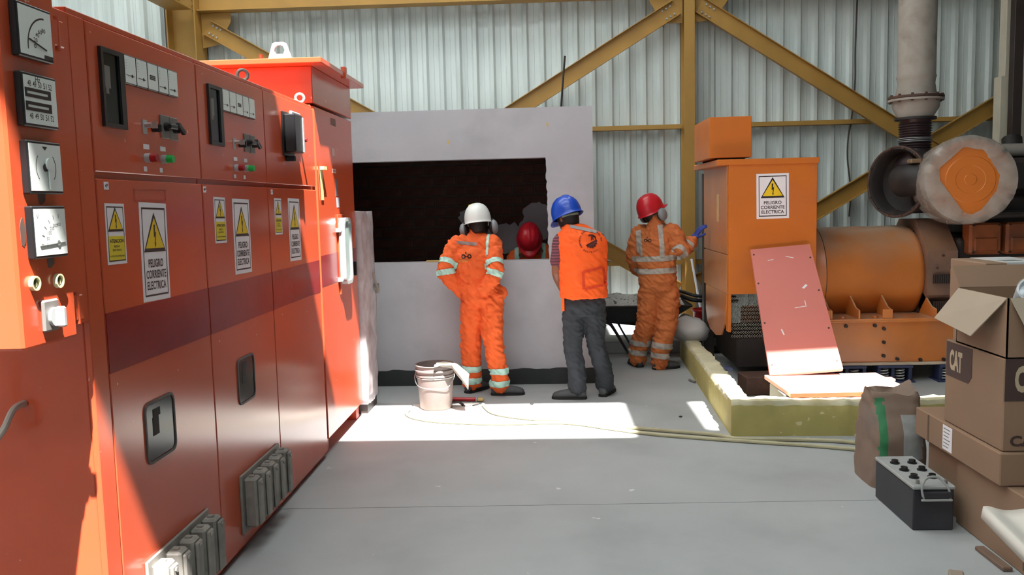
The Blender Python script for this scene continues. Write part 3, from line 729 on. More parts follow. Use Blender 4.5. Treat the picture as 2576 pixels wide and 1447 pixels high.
# viewing hatch
M = FX(X0, 0, 0)
MB(M).box(6.0, 6.22, 1.03, 1.60, 0, .010, .003).build('hatch_plate', RED, dd, smooth=0)
h = MB(M).ring(rrect(6.0, 6.215, 1.10, 1.575, .06), rrect(6.022, 6.193, 1.125, 1.55, .045), .012, .055).build('hatch_frame', LGREY, dd)
MB(M).prism(rrect(6.022, 6.193, 1.125, 1.55, .045), .040, .046).build('pane', mat('hatch_glass', (150, 168, 164), .12, var=.1, scale=5), h, smooth=0)
for z in (1.14, 1.49): MB(M).cyl((5.985, z, .02), (6.0, z, .02), .016, n=10).box(5.96, 6.0, z - .014, z + .014, 0, .02).build('hatch_hinge', LGREY, h)
MB(M).box(6.42, 6.45, 1.13, 1.24, 0, .03, .004).build('door_handle', BLACK, dd, smooth=0)
tagplate(dd, FX(X0, 6.02, 2.245), .14, .05, mat('etched_plate', (120, 78, 66), .5))
tagplate(dd, FX(X0, 5.99, 2.035), .08, .055, mat('pinkish_label', (206, 160, 150), .5))
tagplate(dd, FX(X0, 5.99, 1.905), .10, .03, mat('pinkish_label', (206, 160, 150), .5), '04')
tagplate(dd, FX(X0, 6.04, 1.79), .07, .12, mat('dark_label', (110, 96, 104), .4))
tagplate(dd, FX(X0, 6.06, 1.685), .07, .07, mat('white_blue_label', (196, 200, 212), .4))
s = MB(frame((X0 + .004, 5.63, 1.80), (0, 1, 0), (0, -.06, .998), (1, 0, 0))).box(-.03, .03, -.10, .12, 0, .002).box(-.03, .045, .10, .122, 0, .03).build('peeling_sticker', FILMC, dd, smooth=0)

# stretch-wrapped unit at the row's end
E_ = thing('wrapped_unit', 'shrink-wrapped unit standing at the end of the red cabinets', 'wrapped unit', (-1.95, 6.86, 0))
MB().box(-2.4, -1.50, 6.66, 7.02, .10, 1.58, .01).build('body', mat('wrapped_red', (196, 112, 100), .5, var=.08), E_, smooth=0)
for x in (-2.35, -1.60): MB().box(x, x + .12, 6.66, 7.02, 0, .10).build('foot', BROWNP, E_, smooth=0)
bm = bmesh.new(); bmesh.ops.create_cube(bm, size=1)
bmesh.ops.subdivide_edges(bm, edges=bm.edges[:], cuts=22, use_grid_fill=True)
for v in bm.verts:
    q = V((-1.95 + v.co.x * .96, 6.84 + v.co.y * .43, .845 + v.co.z * 1.53))
    nn = noise.noise(q * 5) * .018 + abs(noise.noise(V((q.x * 9, q.y * 9, q.z * 16)))) * .016
    v.co = q + V((math.copysign(1, v.co.x) if abs(v.co.x) > .49 else 0, math.copysign(1, v.co.y) if abs(v.co.y) > .49 else 0, math.copysign(1, v.co.z) if abs(v.co.z) > .49 else 0)) * nn
me = bpy.data.meshes.new('plastic_film')
for v in bm.verts: v.co -= ORG[E_.name]
bm.to_mesh(me); bm.free()
link('plastic_film', me, FILM, E_, ORG[E_.name], 180)
p = at(932, 722, 7.0)
MB(Matrix.Translation((-1.47, 7.0, p.z))).cyl((0, 0, 0), (.03, 0, 0), .028, n=14).box(.02, .05, -.012, .012, -.05, .03, .004).build('lever_handle', GREY, E_)
MB(Matrix.Translation((-1.46, 6.99, p.z))).tube([(0, 0, .12), (.012, .0, .05), (.03, 0, -.02), (.02, .01, -.05)], .012, 6).build('torn_film', FILM2, E_)

# swing-out instrument box on the end of the row
IX = -1.45
B = thing('instrument_box', 'red box of four large square meters hung at the near end of the cabinets', 'instrument box', (-1.62, 2.39, 1.276))
MB().box(-1.80, IX, 2.262, 2.535, 1.276, 2.45, .008).build('box_body', RED, B, smooth=0)
for z, k in ((2.157, 'arc'), (1.968, 'bars'), (1.782, 'sync'), (1.60, 'volt')):
    meter(B, FX(IX, 2.395, z), .165, .148, k, .022)
for y, z in ((2.327, 1.458), (2.444, 1.455)):
    o = MB(FX(IX, y, z)).ring([(.021 * cos(2 * pi * i / 20), .021 * sin(2 * pi * i / 20)) for i in range(20)], [(.016 * cos(2 * pi * i / 20), .016 * sin(2 * pi * i / 20)) for i in range(20)], 0, .012).build('lamp_ring', mat('cream_ring', (206, 200, 160), .4), B)
    MB(FX(IX, y, z)).lathe([(.016, .002), (.012, .007), (0, .009)], 16).build('lens', GREEND, o)
o = MB(FX(IX, 2.39, 1.36)).box(-.04, .04, -.046, .046, 0, .012, .006).build('switch_plate', GREY, B, smooth=0)
MB(FX(IX, 2.395, 1.355)).cyl((0, 0, .012), (0, 0, .022), .028, n=20).box(-.010, .010, -.030, .030, .022, .048, .005).build('switch_knob', LGREY, o)
for z in (2.19, 1.36):
    MB().box(IX - .05, IX - .01, 2.535, 2.60, z - .04, z + .04, .004).cyl((IX - .02, 2.57, z - .05), (IX - .02, 2.57, z + .05), .012, n=12).build('hinge', RED, B)
MB().box(-1.56, -1.50, 2.60, 2.695, 1.3, 2.28, .003).build('hinge_post', RED, B, smooth=0)
for y, z, w, h in ((2.40, 1.70, .03, .03), (2.42, 1.515, .03, .03), (2.30, 1.60, .02, .06)):
    poly = [(w * (1 + .4 * noise.noise(V((cos(a) * 2, sin(a) * 2, y * 9 + z)))) * cos(a) * .6, h * (1 + .4 * noise.noise(V((sin(a) * 2, cos(a) * 2, z * 7)))) * sin(a) * .7) for a in [2 * pi * i / 16 for i in range(16)]]
    MB(FX(IX, y, z)).prism(poly, 0, .0008).build('paint_chip', mat('bare_primer', (96, 74, 66), .7), B, smooth=0)
c0 = at(60, 1015, 2.69)
mb = MB().tube([(c0.x, 2.695, c0.z), (c0.x - .005, 2.64, c0.z - .01), (c0.x - .02, 2.60, c0.z - .07), (c0.x - .06, 2.58, c0.z - .11), (c0.x - .12, 2.55, c0.z - .07), (c0.x - .15, 2.50, c0.z + .08), (c0.x - .15, 2.42, 1.28)], .011, 10)
mb.build('flexible_conduit', mat('conduit_grey', (170, 160, 150), .5, metal=.3), B)
# ================================================================== generator set
def hexbolt(parent, M, r=.014, h=.012, m=None): MB(M).cyl((0, 0, 0), (0, 0, h), r, n=6).build('bolt', m or ORANGED, parent, smooth=0)
T = thing('generator_terminal_box', 'tall orange generator terminal box with a warning sign', 'terminal box', (1.95, 8.2, .12))
fy = 7.6
MB().box(1.572, 2.338, fy + .012, 8.75, .80, 1.945, .004).build('body', ORANGE, T, smooth=0)
MB().box(1.572, 2.338, fy, fy + .012, .80, 1.945, .003).build('front_panel', ORANGE, T, smooth=0)
lp = MB().box(1.562, 1.572, fy + .01, 8.74, 1.155, 1.94, .003).build('side_panel', ORANGED, T, smooth=0)
MB().box(1.562, 1.572, fy + .01, 8.74, .80, 1.145, .003).build('side_panel', ORANGED, T, smooth=0)
MB().box(1.475, 2.352, fy - .012, 8.80, 1.935, 1.985, .004).build('lid', ORANGE, T, smooth=0)
for z in (1.90, 1.62, 1.38, 1.10):
    for x in (1.60, 2.31): hexbolt(T, FYn(x, fy, z), .010, .006)
tagplate(lp, frame((1.562, 8.02, 1.56), (0, -1, 0), (0, 0, 1), (-1, 0, 0)), .10, .25, mat('faded_side_label', (212, 170, 120), .5))
warning_sign(T, FYn(1.955, fy, 1.658), .28, .392, 'square', radians(.6))
MB().box(1.43, 1.795, 7.70, 8.50, 2.005, 2.362, .003).build('cable_box', ORANGE, T, smooth=0)
for y in (7.76, 8.42): MB().box(1.50, 1.75, y, y + .03, 1.985, 2.005).build('spacer', BLACKM, T, smooth=0)
# lower cheek, mesh guard and support leg
cheek = [(7.62, .80), (8.62, .80), (8.62, .55), (8.55, .44), (8.40, .38), (8.10, .36), (7.85, .40), (7.70, .52)]
MB(frame((1.56, 0, 0), (0, 1, 0), (0, 0, 1), (1, 0, 0))).prism(cheek, 0, .012).build('cheek_plate', ORANGED, T, smooth=0)
MB().box(1.572, 1.60, fy, fy + .1, .46, .80, .003).build('corner_angle', ORANGE, T, smooth=0)
MB().box(1.56, 1.66, 8.72, 8.84, 0, 1.90, .004).build('support_leg', BROWNP, T, smooth=0)
g = MB()
for i in range(15):
    for j in range(11):
        if True:
            x = 1.615 + i * .022 + (.011 if j % 2 else 0); z = .42 + j * .034
            a = .011; b_ = .017
            g.raw([(x - a, fy + .03, z), (x, fy + .03, z + b_), (x + a, fy + .03, z), (x, fy + .03, z - b_),
                   (x - a * .55, fy + .028, z), (x, fy + .028, z + b_ * .62), (x + a * .55, fy + .028, z), (x, fy + .028, z - b_ * .62)],
                  [[0, 1, 5, 4], [1, 2, 6, 5], [2, 3, 7, 6], [3, 0, 4, 7]])
g.build('expanded_mesh', mat('zinc_mesh', (118, 116, 108), .4), T, smooth=0)['kind'] = 'stuff'
MB().box(1.66, 2.40, 7.66, 8.6, .13, .40, .01).build('skid_end', DIRON, T, smooth=0)

G = thing('generator_set', 'large orange generator with alternator drum, engine and skid rail', 'generator', (3.3, 8.2, .12))
rl = MB().box(1.95, 6.5, fy, fy + .03, .17, .535, .004).build('skid_rail', ORANGED, G, smooth=0)
MB().box(1.95, 6.5, fy - .04, fy + .06, .150, .172, .003).build('bottom_flange', mat('pale_flange', (190, 172, 150), .6), rl, smooth=0)
MB().box(1.95, 6.5, fy - .04, fy + .08, .533, .548, .003).build('top_flange', ORANGED, rl, smooth=0)
MB().box(1.95, 6.5, 8.78, 8.82, .15, .548, .004).build('skid_rail', ORANGED, G, smooth=0)
for x, z in ((2.93, .47), (2.93, .35), (2.93, .23), (3.05, .20), (3.25, .19), (3.45, .19), (2.6, .50), (2.85, .50)): hexbolt(rl, FYn(x, fy, z), .016, .02, DIRON)
MB().box(2.34, 3.40, 7.56, 8.85, .548, .565, .003).build('mounting_plate', ORANGED, G, smooth=0)
for x, k in ((2.46, 1), (2.70, 0), (2.98, 1), (3.36, 0)):
    MB(frame((x, 0, 0), (0, 1, 0), (0, 0, 1), (1, 0, 0))).prism([(7.57, .565), (7.90, .565), (7.90, .80), (7.66, .655), (7.57, .64)], 0, .014).build('foot_rib', ORANGED, G, smooth=0)
    if k: MB().box(x - .07, x + .014, 7.575, 7.585, .565, .645, .002).build('foot_gusset', ORANGED, G, smooth=0)
for x in (2.58, 2.86): hexbolt(G, Matrix.Translation((x, 7.62, .565)), .022, .02)
cyx = frame((2.34, 8.2, .925), (0, 1, 0), (0, 0, 1), (1, 0, 0))
al = MB(cyx).lathe([(.0, 0), (.43, 0), (.43, .135), (.434, .14), (.434, .15), (.430, .155), (.432, .97), (.42, 1.0), (.40, 1.02), (0, 1.02)], 56).build('alternator_drum', ORANGED, G, 40)
MB(cyx).torus(.432, .004, 56, 6, Matrix.Translation((0, 0, .145))).build('seam_band', RUST, al)
# bell housing: eight-sided ring with vents
oc = [(.47 * cos(radians(22.5 + 45 * i)) * 1.06, .47 * sin(radians(22.5 + 45 * i)) * 1.09) for i in range(8)]
ocs = [(.40 * cos(radians(22.5 + 45 * i)), .40 * sin(radians(22.5 + 45 * i))) for i in range(8)]
bh = MB(frame((3.36, 8.2, .94), (0, 1, 0), (0, 0, 1), (1, 0, 0))).ring(oc, ocs, 0, .26).build('bell_housing', mat('dirty_orange_iron', (112, 84, 70), .6, var=.15, scale=6, stain=(140, 94, 50), stain_amt=.6, stain_scale=3), G, smooth=0)
for z0, z1 in ((.85, .93), (.60, .69)):
    v_ = MB().box(3.40, 3.57, 7.712, 7.722, z0, z1).build('vent_opening', BLACKM, bh, smooth=0)
    for i in range(9): MB().box(3.405 + i * .019, 3.411 + i * .019, 7.705, 7.714, z0, z1).build('vent_bar', RUST, v_, smooth=0)
for x, z in ((3.43, .99), (3.55, .99), (3.48, 1.10)): hexbolt(bh, FYn(x, 7.715, z), .013, .012, RUST)
MB().box(3.37, 3.61, 7.69, 7.72, .44, .58, .01).build('lower_cover', bpy.data.materials['dirty_orange_iron'], bh, smooth=0)
# engine
eng = MB().box(3.64, 6.3, 7.80, 8.62, .50, 1.25, .03).build('engine_block', DIRON, G, smooth=0)
MB().box(3.75, 6.2, 7.86, 8.55, .17, .52, .03).build('oil_pan', DIRON, G, smooth=0)
for i in range(6):
    x = 3.70 + i * .315
    cv = MB().box(x, x + .28, 7.70, 7.86, 1.10, 1.38, .02).build('valve_cover', mat('engine_orange', (132, 68, 32), .5, var=.2, scale=8, stain=(70, 44, 34), stain_amt=.7, stain_scale=5), G, smooth=0)
    MB().box(x + .04, x + .24, 7.69, 7.71, 1.13, 1.25, .01).build('cover_panel', bpy.data.materials['engine_orange'], cv, smooth=0)
    for q in (.03, .25):
        for zz in (1.12, 1.36): hexbolt(cv, FYn(x + q, 7.70, zz), .010, .012, DIRON)
MB().box(3.65, 3.80, 7.74, 7.90, .70, 1.02, .015).build('side_cover', RUST, G, smooth=0)
for i in range(5): MB().box(3.95 + i * .44, 4.30 + i * .44, 7.76, 7.82, .62, .98, .015).build('inspection_cover', RUST, G, smooth=0)
MB().tube([(3.6, 7.9, 1.40), (4.0, 7.72, 1.45), (4.5, 7.70, 1.44), (5.5, 7.72, 1.44)], .035, 10).build('coolant_pipe', DIRON, G)
MB().tube([(4.25, 7.62, 1.42), (4.35, 7.58, 1.33), (4.6, 7.6, 1.30), (5.2, 7.6, 1.30)], .022, 8).build('fuel_line', BLACKM, G)
MB().box(3.85, 6.2, 7.95, 8.5, 1.25, 1.62, .03).build('intake_manifold', DIRON, G, smooth=0)
p = at(2520, 378, 8.3)
MB().cyl((p.x - .25, 8.3, p.z), (p.x + .9, 8.3, p.z), .06, n=16).build('oil_line', LAG, G)
MB().tube([at(2545, 350, 8.5), at(2550, 400, 8.4), at(2562, 470, 8.3), at(2590, 520, 8.2)], .09, 12).build('riser_elbow', DIRON, G)
MB().cyl(at(2500, 420, 8.1), at(2640, 415, 8.1), .016, n=10).build('conduit', LGREY, G)
MB().box(3.9, 6.2, 7.9, 8.6, 1.62, 1.95, .05).build('aftercooler', DIRON, G, smooth=0)
# turbo drum on the left and its ribbed body
d1 = V((-.88, -.47, 0.02)).normalized(); up = V((0, 0, 1)); sd1 = up.cross(d1).normalized(); u1 = d1.cross(sd1)
dc = at(2262, 458, 8.05)
MD = frame(dc, sd1, u1, d1)
td = MB(MD).lathe([(.20, -.75), (.27, -.60), (.285, -.35), (.295, -.02), (.325, 0), (.325, .035), (.30, .04), (.285, .02), (.27, -.10), (.15, -.12), (0, -.12)], 44).build('turbo_drum', DIRON, G, 40)
MB(MD).torus(.318, .012, 44, 8, Matrix.Translation((0, 0, .035))).build('drum_rim', RUST, td)
for i in range(14):
    a = 2 * pi * i / 14
    MB(MD).cyl((.312 * cos(a), .312 * sin(a), .03), (.312 * cos(a), .312 * sin(a), .052), .011, n=6).build('rim_bolt', RUST, td, smooth=0)
MB().tube([dc + d1 * -.05 + V((0, 0, .01)), dc + V((.10, -.17, .02)), dc + V((.25, -.20, .01)), dc + V((.42, -.16, .0))], .15, 26).build('scroll_housing', DIRON, G)
MB().box(dc.x + .0, dc.x + .34, dc.y - .25, dc.y - .15, dc.z + .16, dc.z + .20, .01).build('drum_clamp', mat('dirty_tan_steel', (120, 98, 74), .6), G, smooth=0)
# round air duct closed with an orange cover under torn plastic
ac = at(2440, 452, 7.5)
d2 = V((-.16, -.98, .05)).normalized(); s2 = up.cross(d2).normalized(); u2 = d2.cross(s2)
MA = frame(ac, -s2, u2, d2)
ad = MB(MA).lathe([(.0, -.50), (.33, -.48), (.355, -.30), (.365, -.06), (.36, .01), (.34, .015)], 48).build('air_duct', DIRON, G, 40)
MB(MA).lathe([(.345, .0), (.34, .012), (.20, .016), (.195, .020), (.12, .020), (.115, .017), (.05, .017), (.045, .022), (0, .022)], 48).build('orange_cover', ORANGE, ad, 30)
vs, fs = [], []; n = 90; random.seed(4)
def hole(a):   # torn four-cornered opening in the film
    q = [(.205, .075), (.0, .30), (-.235, -.03), (.015, -.31)]
    best = .4
    k = cos(a), sin(a)
    poly = [(.25, .10), (.06, .275), (-.10, .245), (-.225, .03), (-.20, -.10), (-.08, -.265), (.0, -.30), (.06, -.27), (.16, -.12), (.245, .0)]
    for i in range(len(poly)):
        (x1, y1), (x2, y2) = poly[i], poly[(i + 1) % len(poly)]
        ex, ey = x2 - x1, y2 - y1; den = k[0] * ey - k[1] * ex
        if abs(den) < 1e-9: continue
        t = (x1 * ey - y1 * ex) / den; s_ = (x1 * k[1] - y1 * k[0]) / den
        if t > 0 and -1e-6 <= s_ <= 1 + 1e-6: best = min(best, t)
    return best
for i in range(n):
    a = 2 * pi * i / n; w = noise.noise(V((cos(a) * 5, sin(a) * 5, 1))) ; w2 = noise.noise(V((cos(a) * 14, sin(a) * 14, 4)))
    ri = hole(a) + .006 * w2
    for r, z in ((.372 + .006 * w, -.42), (.378 + .008 * w2, -.2), (.380 + .008 * w, -.02), (.366 + .006 * w2, .025), (.5 * (ri + .36), .036 + .008 * w), (ri, .028 + .010 * w2)):
        vs.append(V((r * cos(a), r * sin(a), z)))
for i in range(n):
    j = (i + 1) % n
    for k in range(5): fs.append([i * 6 + k, j * 6 + k, j * 6 + k + 1, i * 6 + k + 1])
MB(MA).raw(vs, fs).build('torn_plastic', FILM2, ad, 60)
# exhaust stack
ex = V((at(2306, 150, 8.2).x, 8.2, 0))
ME = Matrix.Translation((ex.x, 8.2, 0))
st = thing('exhaust_stack', 'grey lagged exhaust pipe with flange above the engine', 'exhaust pipe', (ex.x, 8.2, 1.9))
MB(ME).lathe([(.162, 7.0), (.165, 2.74), (.172, 2.72), (.165, 2.70), (.160, 2.66), (.175, 2.56), (.20, 2.545)], 32).build('pipe', LAG, st, 50)
MB(ME).lathe([(.17, 2.545), (.24, 2.545), (.24, 2.525), (.17, 2.525)], 32).build('flange', RUST, st, 30)
MB(ME).lathe([(.24, 2.520), (.24, 2.50), (.205, 2.497), (.20, 2.44), (.155, 2.36), (.155, 2.33)], 32).build('reducer', LAG, st, 40)
for i in range(12):
    a = 2 * pi * i / 12
    MB(ME).cyl((.222 * cos(a), .222 * sin(a), 2.49), (.222 * cos(a), .222 * sin(a), 2.56), .012, n=6).build('flange_bolt', RUST, st, smooth=0)
MB(ME).lathe([(.18, 2.352), (.18, 2.33)], 32, closed=True).build('collar', DIRON, st, 30)
pr = [(.142, 2.33)]
for i in range(11):
    z = 2.30 - i * .022; pr += [(.132, z), (.146, z - .008), (.132, z - .016)]
pr += [(.135, 2.03), (.17, 1.95), (.17, 1.90)]
MB(ME).lathe(pr, 32).build('bellows', mat('dark_bellows', (62, 46, 48), .4, metal=.3, var=.1), st, 60)
for z in (2.16, 2.145, 2.13): MB(ME).torus(.147, .003, 32, 6, Matrix.Translation((0, 0, z))).build('wire_wrap', LGREY, st)
# spring isolators under the rail
for px in (2245, 2130, 2400):
    p = at(px, 940, 7.6)
    iso = thing('spring_isolator', {2245: 'dark blue spring isolator under the skid rail, right of the flat plate', 2130: 'dark blue spring isolator under the skid rail, behind the flat plate', 2400: 'dark blue spring isolator under the skid rail, behind the cartons'}[px], 'vibration mount', (p.x, 7.62, 0), 'spring isolators')
    MB().box(p.x - .17, p.x + .17, 7.52, 7.72, 0, .014, .003).build('base_plate', BLUED, iso, smooth=0)
    MB().box(p.x - .15, p.x + .15, 7.53, 7.71, .128, .149, .003).build('top_plate', BLUED, iso, smooth=0)
    for dx in (-.145, .125, -.025): MB().box(p.x + dx, p.x + dx + .03, 7.56, 7.70, .014, .128, .003).build('housing_web', BLUED, iso, smooth=0)
    for dx in (-.085, .055):
        mb = MB(); mb.tube([(p.x + dx + .034 * cos(a), 7.57 + .034 * sin(a), .016 + .11 * a / (2 * pi * 4.5)) for a in [2 * pi * 4.5 * i / 54 for i in range(55)]], .006, 6, 1)
        mb.build('coil_spring', LGREY, iso)
# loose cover plates by the generator
n3 = (at(1888, 628, 7.56), at(2037, 614, 7.56), None, None)
tl, tr = n3[0], n3[1]; bm_ = V((1.945, 6.535, .312)); br = bm_ + (tr - tl) * .54; bl = bm_ - (tr - tl) * .54
cx_ = (tr - tl + br - bl).normalized(); cy_ = ((tl + tr) - (bl + br)).normalized(); nz = cx_.cross(cy_).normalized()
mb = MB()
off = -nz * .03 if nz.y < 0 else nz * .03
vs = [tl, tr, br, bl, tl + off, tr + off, br + off, bl + off]
mb.raw(vs, [[0, 1, 2, 3], [7, 6, 5, 4], [0, 4, 5, 1], [1, 5, 6, 2], [2, 6, 7, 3], [3, 7, 4, 0]])
pl = thing('leaning_cover_plate', 'pale coral metal cover leaning against the orange terminal box', 'metal cover', ((bl + br) / 2))
mb.build('panel', PINK, pl, smooth=0)
fn = nz if nz.y < 0 else -nz
for (a, b_) in ((.04, .05), (.04, .30), (.04, .62), (.05, .93), (.95, .12), (.95, .40), (.95, .70), (.95, .94)):
    q = tl.lerp(tr, a).lerp(bl.lerp(br, a), b_)
    MB(frame(q, cx_, cy_, cx_.cross(cy_))).cyl((0, 0, -.004), (0, 0, .004), .008, n=10).build('screw_hole', RUST, pl)
for (a, b_, w, h, an) in ((.30, .11, .05, .006, .2), (.62, .10, .07, .006, -.4), (.75, .36, .05, .02, .8), (.62, .52, .10, .006, .1), (.70, .49, .006, .05, 0), (.28, .70, .01, .06, .2)):
    q = tl.lerp(tr, a).lerp(bl.lerp(br, a), b_) + fn * .001
    MB(frame(q, cx_, cy_, cx_.cross(cy_)) @ Matrix.Rotation(an, 4, 'Z')).box(-w / 2, w / 2, -h / 2, h / 2, -.001, .001).build('scratch', STICK, pl, smooth=0)
M = Matrix.Translation((2.07, 6.27, .25)) @ Matrix.Rotation(radians(2), 4, 'Z')
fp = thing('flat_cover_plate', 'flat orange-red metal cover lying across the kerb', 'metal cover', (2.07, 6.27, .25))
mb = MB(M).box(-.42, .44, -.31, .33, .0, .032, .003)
mb.build('panel', mat('sunlit_plate_top', (226, 176, 160), .45, var=.05), fp, smooth=0)  # plate top paled to carry the sun's overexposure in its colour
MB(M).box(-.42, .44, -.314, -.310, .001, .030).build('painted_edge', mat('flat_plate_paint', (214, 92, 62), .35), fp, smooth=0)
MB(M).box(.30, .50, .12, .20, .006, .024, .002).build('side_tab', PINK, fp, smooth=0)
MB().box(1.645, 1.80, 6.03, 6.45, 0, .25, .006).build('concrete_block', CONCD, label='grey concrete block under the end of the flat cover', cat='block', smooth=0)
MB().box(2.30, 2.55, 6.40, 6.60, 0, .25, .006).build('concrete_block', CONCD, label='concrete block under the far corner of the flat cover', cat='block', smooth=0)
MB(Matrix.Translation((1.75, 7.2, 0)) @ Matrix.Rotation(.1, 4, 'Z')).box(-.14, .45, -.10, .15, 0, .16, .01).build('rusty_beam_piece', RUST, label='rusty dark beam stub on the floor behind the leaning cover', cat='beam stub', smooth=0)
# ================================================================== people
UP = V((0, 0, 1))
def loft(mb, secs, n=18):
    """secs: (centre, half-width vector, half-depth vector)"""
    vs, fs = [], []
    for c, a, b in secs: vs += [V(c) + V(a) * cos(2 * pi * i / n) + V(b) * sin(2 * pi * i / n) for i in range(n)]
    for k in range(len(secs) - 1): fs += [[k * n + i, k * n + (i + 1) % n, (k + 1) * n + (i + 1) % n, (k + 1) * n + i] for i in range(n)]
    fs += [list(range(n))[::-1], list(range((len(secs) - 1) * n, len(secs) * n))]
    mb.raw(vs, fs)
def limb(mb, pts, sub=4, n=14):
    """pts: (point, radius), rounded ends"""
    P = []
    for i in range(len(pts) - 1):
        for k in range(sub):
            t = k / sub; P.append((V(pts[i][0]).lerp(V(pts[i + 1][0]), t), pts[i][1] * (1 - t) + pts[i + 1][1] * t))
    P.append((V(pts[-1][0]), pts[-1][1]))
    Q = []
    for i, (p, r) in enumerate(P):       # relax the bends a little
        if 0 < i < len(P) - 1: p = p * .5 + (P[i - 1][0] + P[i + 1][0]) * .25
        Q.append((p, r))
    vs, fs = [], []; T = (Q[1][0] - Q[0][0]).normalized(); a = T.orthogonal().normalized()
    for i, (p, r) in enumerate(Q):
        t = (Q[min(i + 1, len(Q) - 1)][0] - Q[max(i - 1, 0)][0]).normalized()
        a = (a - t * a.dot(t)).normalized(); c = t.cross(a)
        vs += [p + (a * cos(2 * pi * j / n) + c * sin(2 * pi * j / n)) * r for j in range(n)]
    for i in range(len(Q) - 1): fs += [[i * n + j, i * n + (j + 1) % n, (i + 1) * n + (j + 1) % n, (i + 1) * n + j] for j in range(n)]
    fs += [list(range(n))[::-1], list(range((len(Q) - 1) * n, len(Q) * n))]
    mb.raw(vs, fs)
    for p, r in (Q[0], Q[-1]): mb.ball(p, r, r, r, 10, 7)
def voxel(mb, size, smooth=4):
    me = mb.mesh('tmp', V((0, 0, 0))); o = bpy.data.objects.new('tmp', me); COL.objects.link(o)
    r = o.modifiers.new('r', 'REMESH'); r.mode = 'VOXEL'; r.voxel_size = size
    s = o.modifiers.new('s', 'SMOOTH'); s.factor = .5; s.iterations = smooth
    bpy.context.view_layer.update()
    out = bpy.data.meshes.new_from_object(o.evaluated_get(bpy.context.evaluated_depsgraph_get()))
    bpy.data.objects.remove(o); bpy.data.meshes.remove(me)
    return out
def folds(me, amp, seed, zs=2.0, f=9):
    n = len(me.vertices); co = [0.0] * (3 * n); no = [0.0] * (3 * n)
    me.vertices.foreach_get('co', co); me.vertices.foreach_get('normal', no)
    for i in range(n):
        x, y, z = co[3 * i:3 * i + 3]
        a = noise.noise(V((x * f + seed, y * f, z * f * zs)))
        b = abs(noise.noise(V((x * f * 1.3, y * f * 1.3 + seed, z * f * zs * 1.2 + x * 14))))
        c = noise.noise(V((x * 26, y * 26, z * 44 + seed)))
        d = a * amp * .6 + (b - .25) * amp * 1.3 + c * amp * .3
        for k in range(3): co[3 * i + k] += no[3 * i + k] * d
    me.vertices.foreach_set('co', co); me.update()
def shift(me, org):
    for v in me.vertices: v.co -= org
    me.update(); return me
def skin_obj(name, me, m, parent):
    return link(name, shift(me, ORG[parent.name]), m, parent, ORG[parent.name], 180)
def band(me, parent, name, m, p, axis, w, near, rad, off=.005, extra=None):
    """strip of tape cut out of a garment (garment given in world coordinates)"""
    bm = bmesh.new(); bm.from_mesh(me); p = V(p); axis = V(axis).normalized()
    far = [v for v in bm.verts if (v.co - V(near)).length > rad + .06]
    bmesh.ops.delete(bm, geom=far, context='VERTS')
    bmesh.ops.bisect_plane(bm, geom=bm.verts[:] + bm.edges[:] + bm.faces[:], plane_co=p - axis * w / 2, plane_no=axis, clear_inner=True)
    bmesh.ops.bisect_plane(bm, geom=bm.verts[:] + bm.edges[:] + bm.faces[:], plane_co=p + axis * w / 2, plane_no=axis, clear_outer=True)
    for co, no in (extra or ()):
        bmesh.ops.bisect_plane(bm, geom=bm.verts[:] + bm.edges[:] + bm.faces[:], plane_co=V(co), plane_no=V(no), clear_inner=True)
    bmesh.ops.delete(bm, geom=[v for v in bm.verts if (v.co - V(near)).length > rad], context='VERTS')
    bm.normal_update()
    if not bm.faces: bm.free(); return None
    ns = [(v, v.co + v.normal * off) for v in bm.verts]
    for v, c in ns: v.co = c
    o = bpy.data.meshes.new(name); bm.to_mesh(o); bm.free()
    return skin_obj(name, o, m, parent)
def drape(mb, tree, dirv, parent, name, m, off=.005):
    """flat print laid onto a garment: vertices slide along dirv until they meet the cloth"""
    d = V(dirv).normalized(); out = MB()
    out.f = mb.f; out.m = mb.m
    for p in mb.v:
        h = tree.ray_cast(p - d * .6, d)
        out.v.append((h[0] - d * off) if h[0] is not None else p)
    return out.build(name, m, parent, smooth=0)
def finemesh(vs, fs):      # used for prints only
    return vs, fs
def hand(mb, w, d, palm_n, side, s=1.0, curl=.5):
    """w wrist point, d hand direction, palm_n palm normal, side +1/-1 for the thumb side"""
    d = V(d).normalized(); n = V(palm_n); n = (n - d * n.dot(d)).normalized(); y = n.cross(d) * side
    loft(mb, [(w, y * .028 * s, n * .020 * s), (w + d * .035 * s, y * .038 * s, n * .018 * s), (w + d * .08 * s, y * .044 * s, n * .016 * s), (w + d * .098 * s, y * .040 * s, n * .013 * s)], 14)
    for o, L_ in ((.033, .066), (.011, .076), (-.011, .071), (-.033, .055)):
        p = w + d * .088 * s + y * o * s; v = d.copy(); pts = [(p - d * .02 * s, .0095 * s), (p, .0095 * s)]
        for k, fr in enumerate((.45, .32, .23)):
            v = (v * cos(curl) + n * sin(curl)).normalized(); p = p + v * L_ * fr * s; pts.append((p, (.0092 - .0007 * k) * s))
        limb(mb, pts, 2, 8)
    p = w + d * .022 * s + y * .028 * s; v = (d * .62 + y * .74 + n * .2).normalized(); pts = [(p, .013 * s)]
    for L_ in (.042, .032, .024): p = p + v * L_ * s; pts.append((p, .0105 * s)); v = (v * .85 + d * .4 + n * .15).normalized()
    limb(mb, pts, 2, 8)
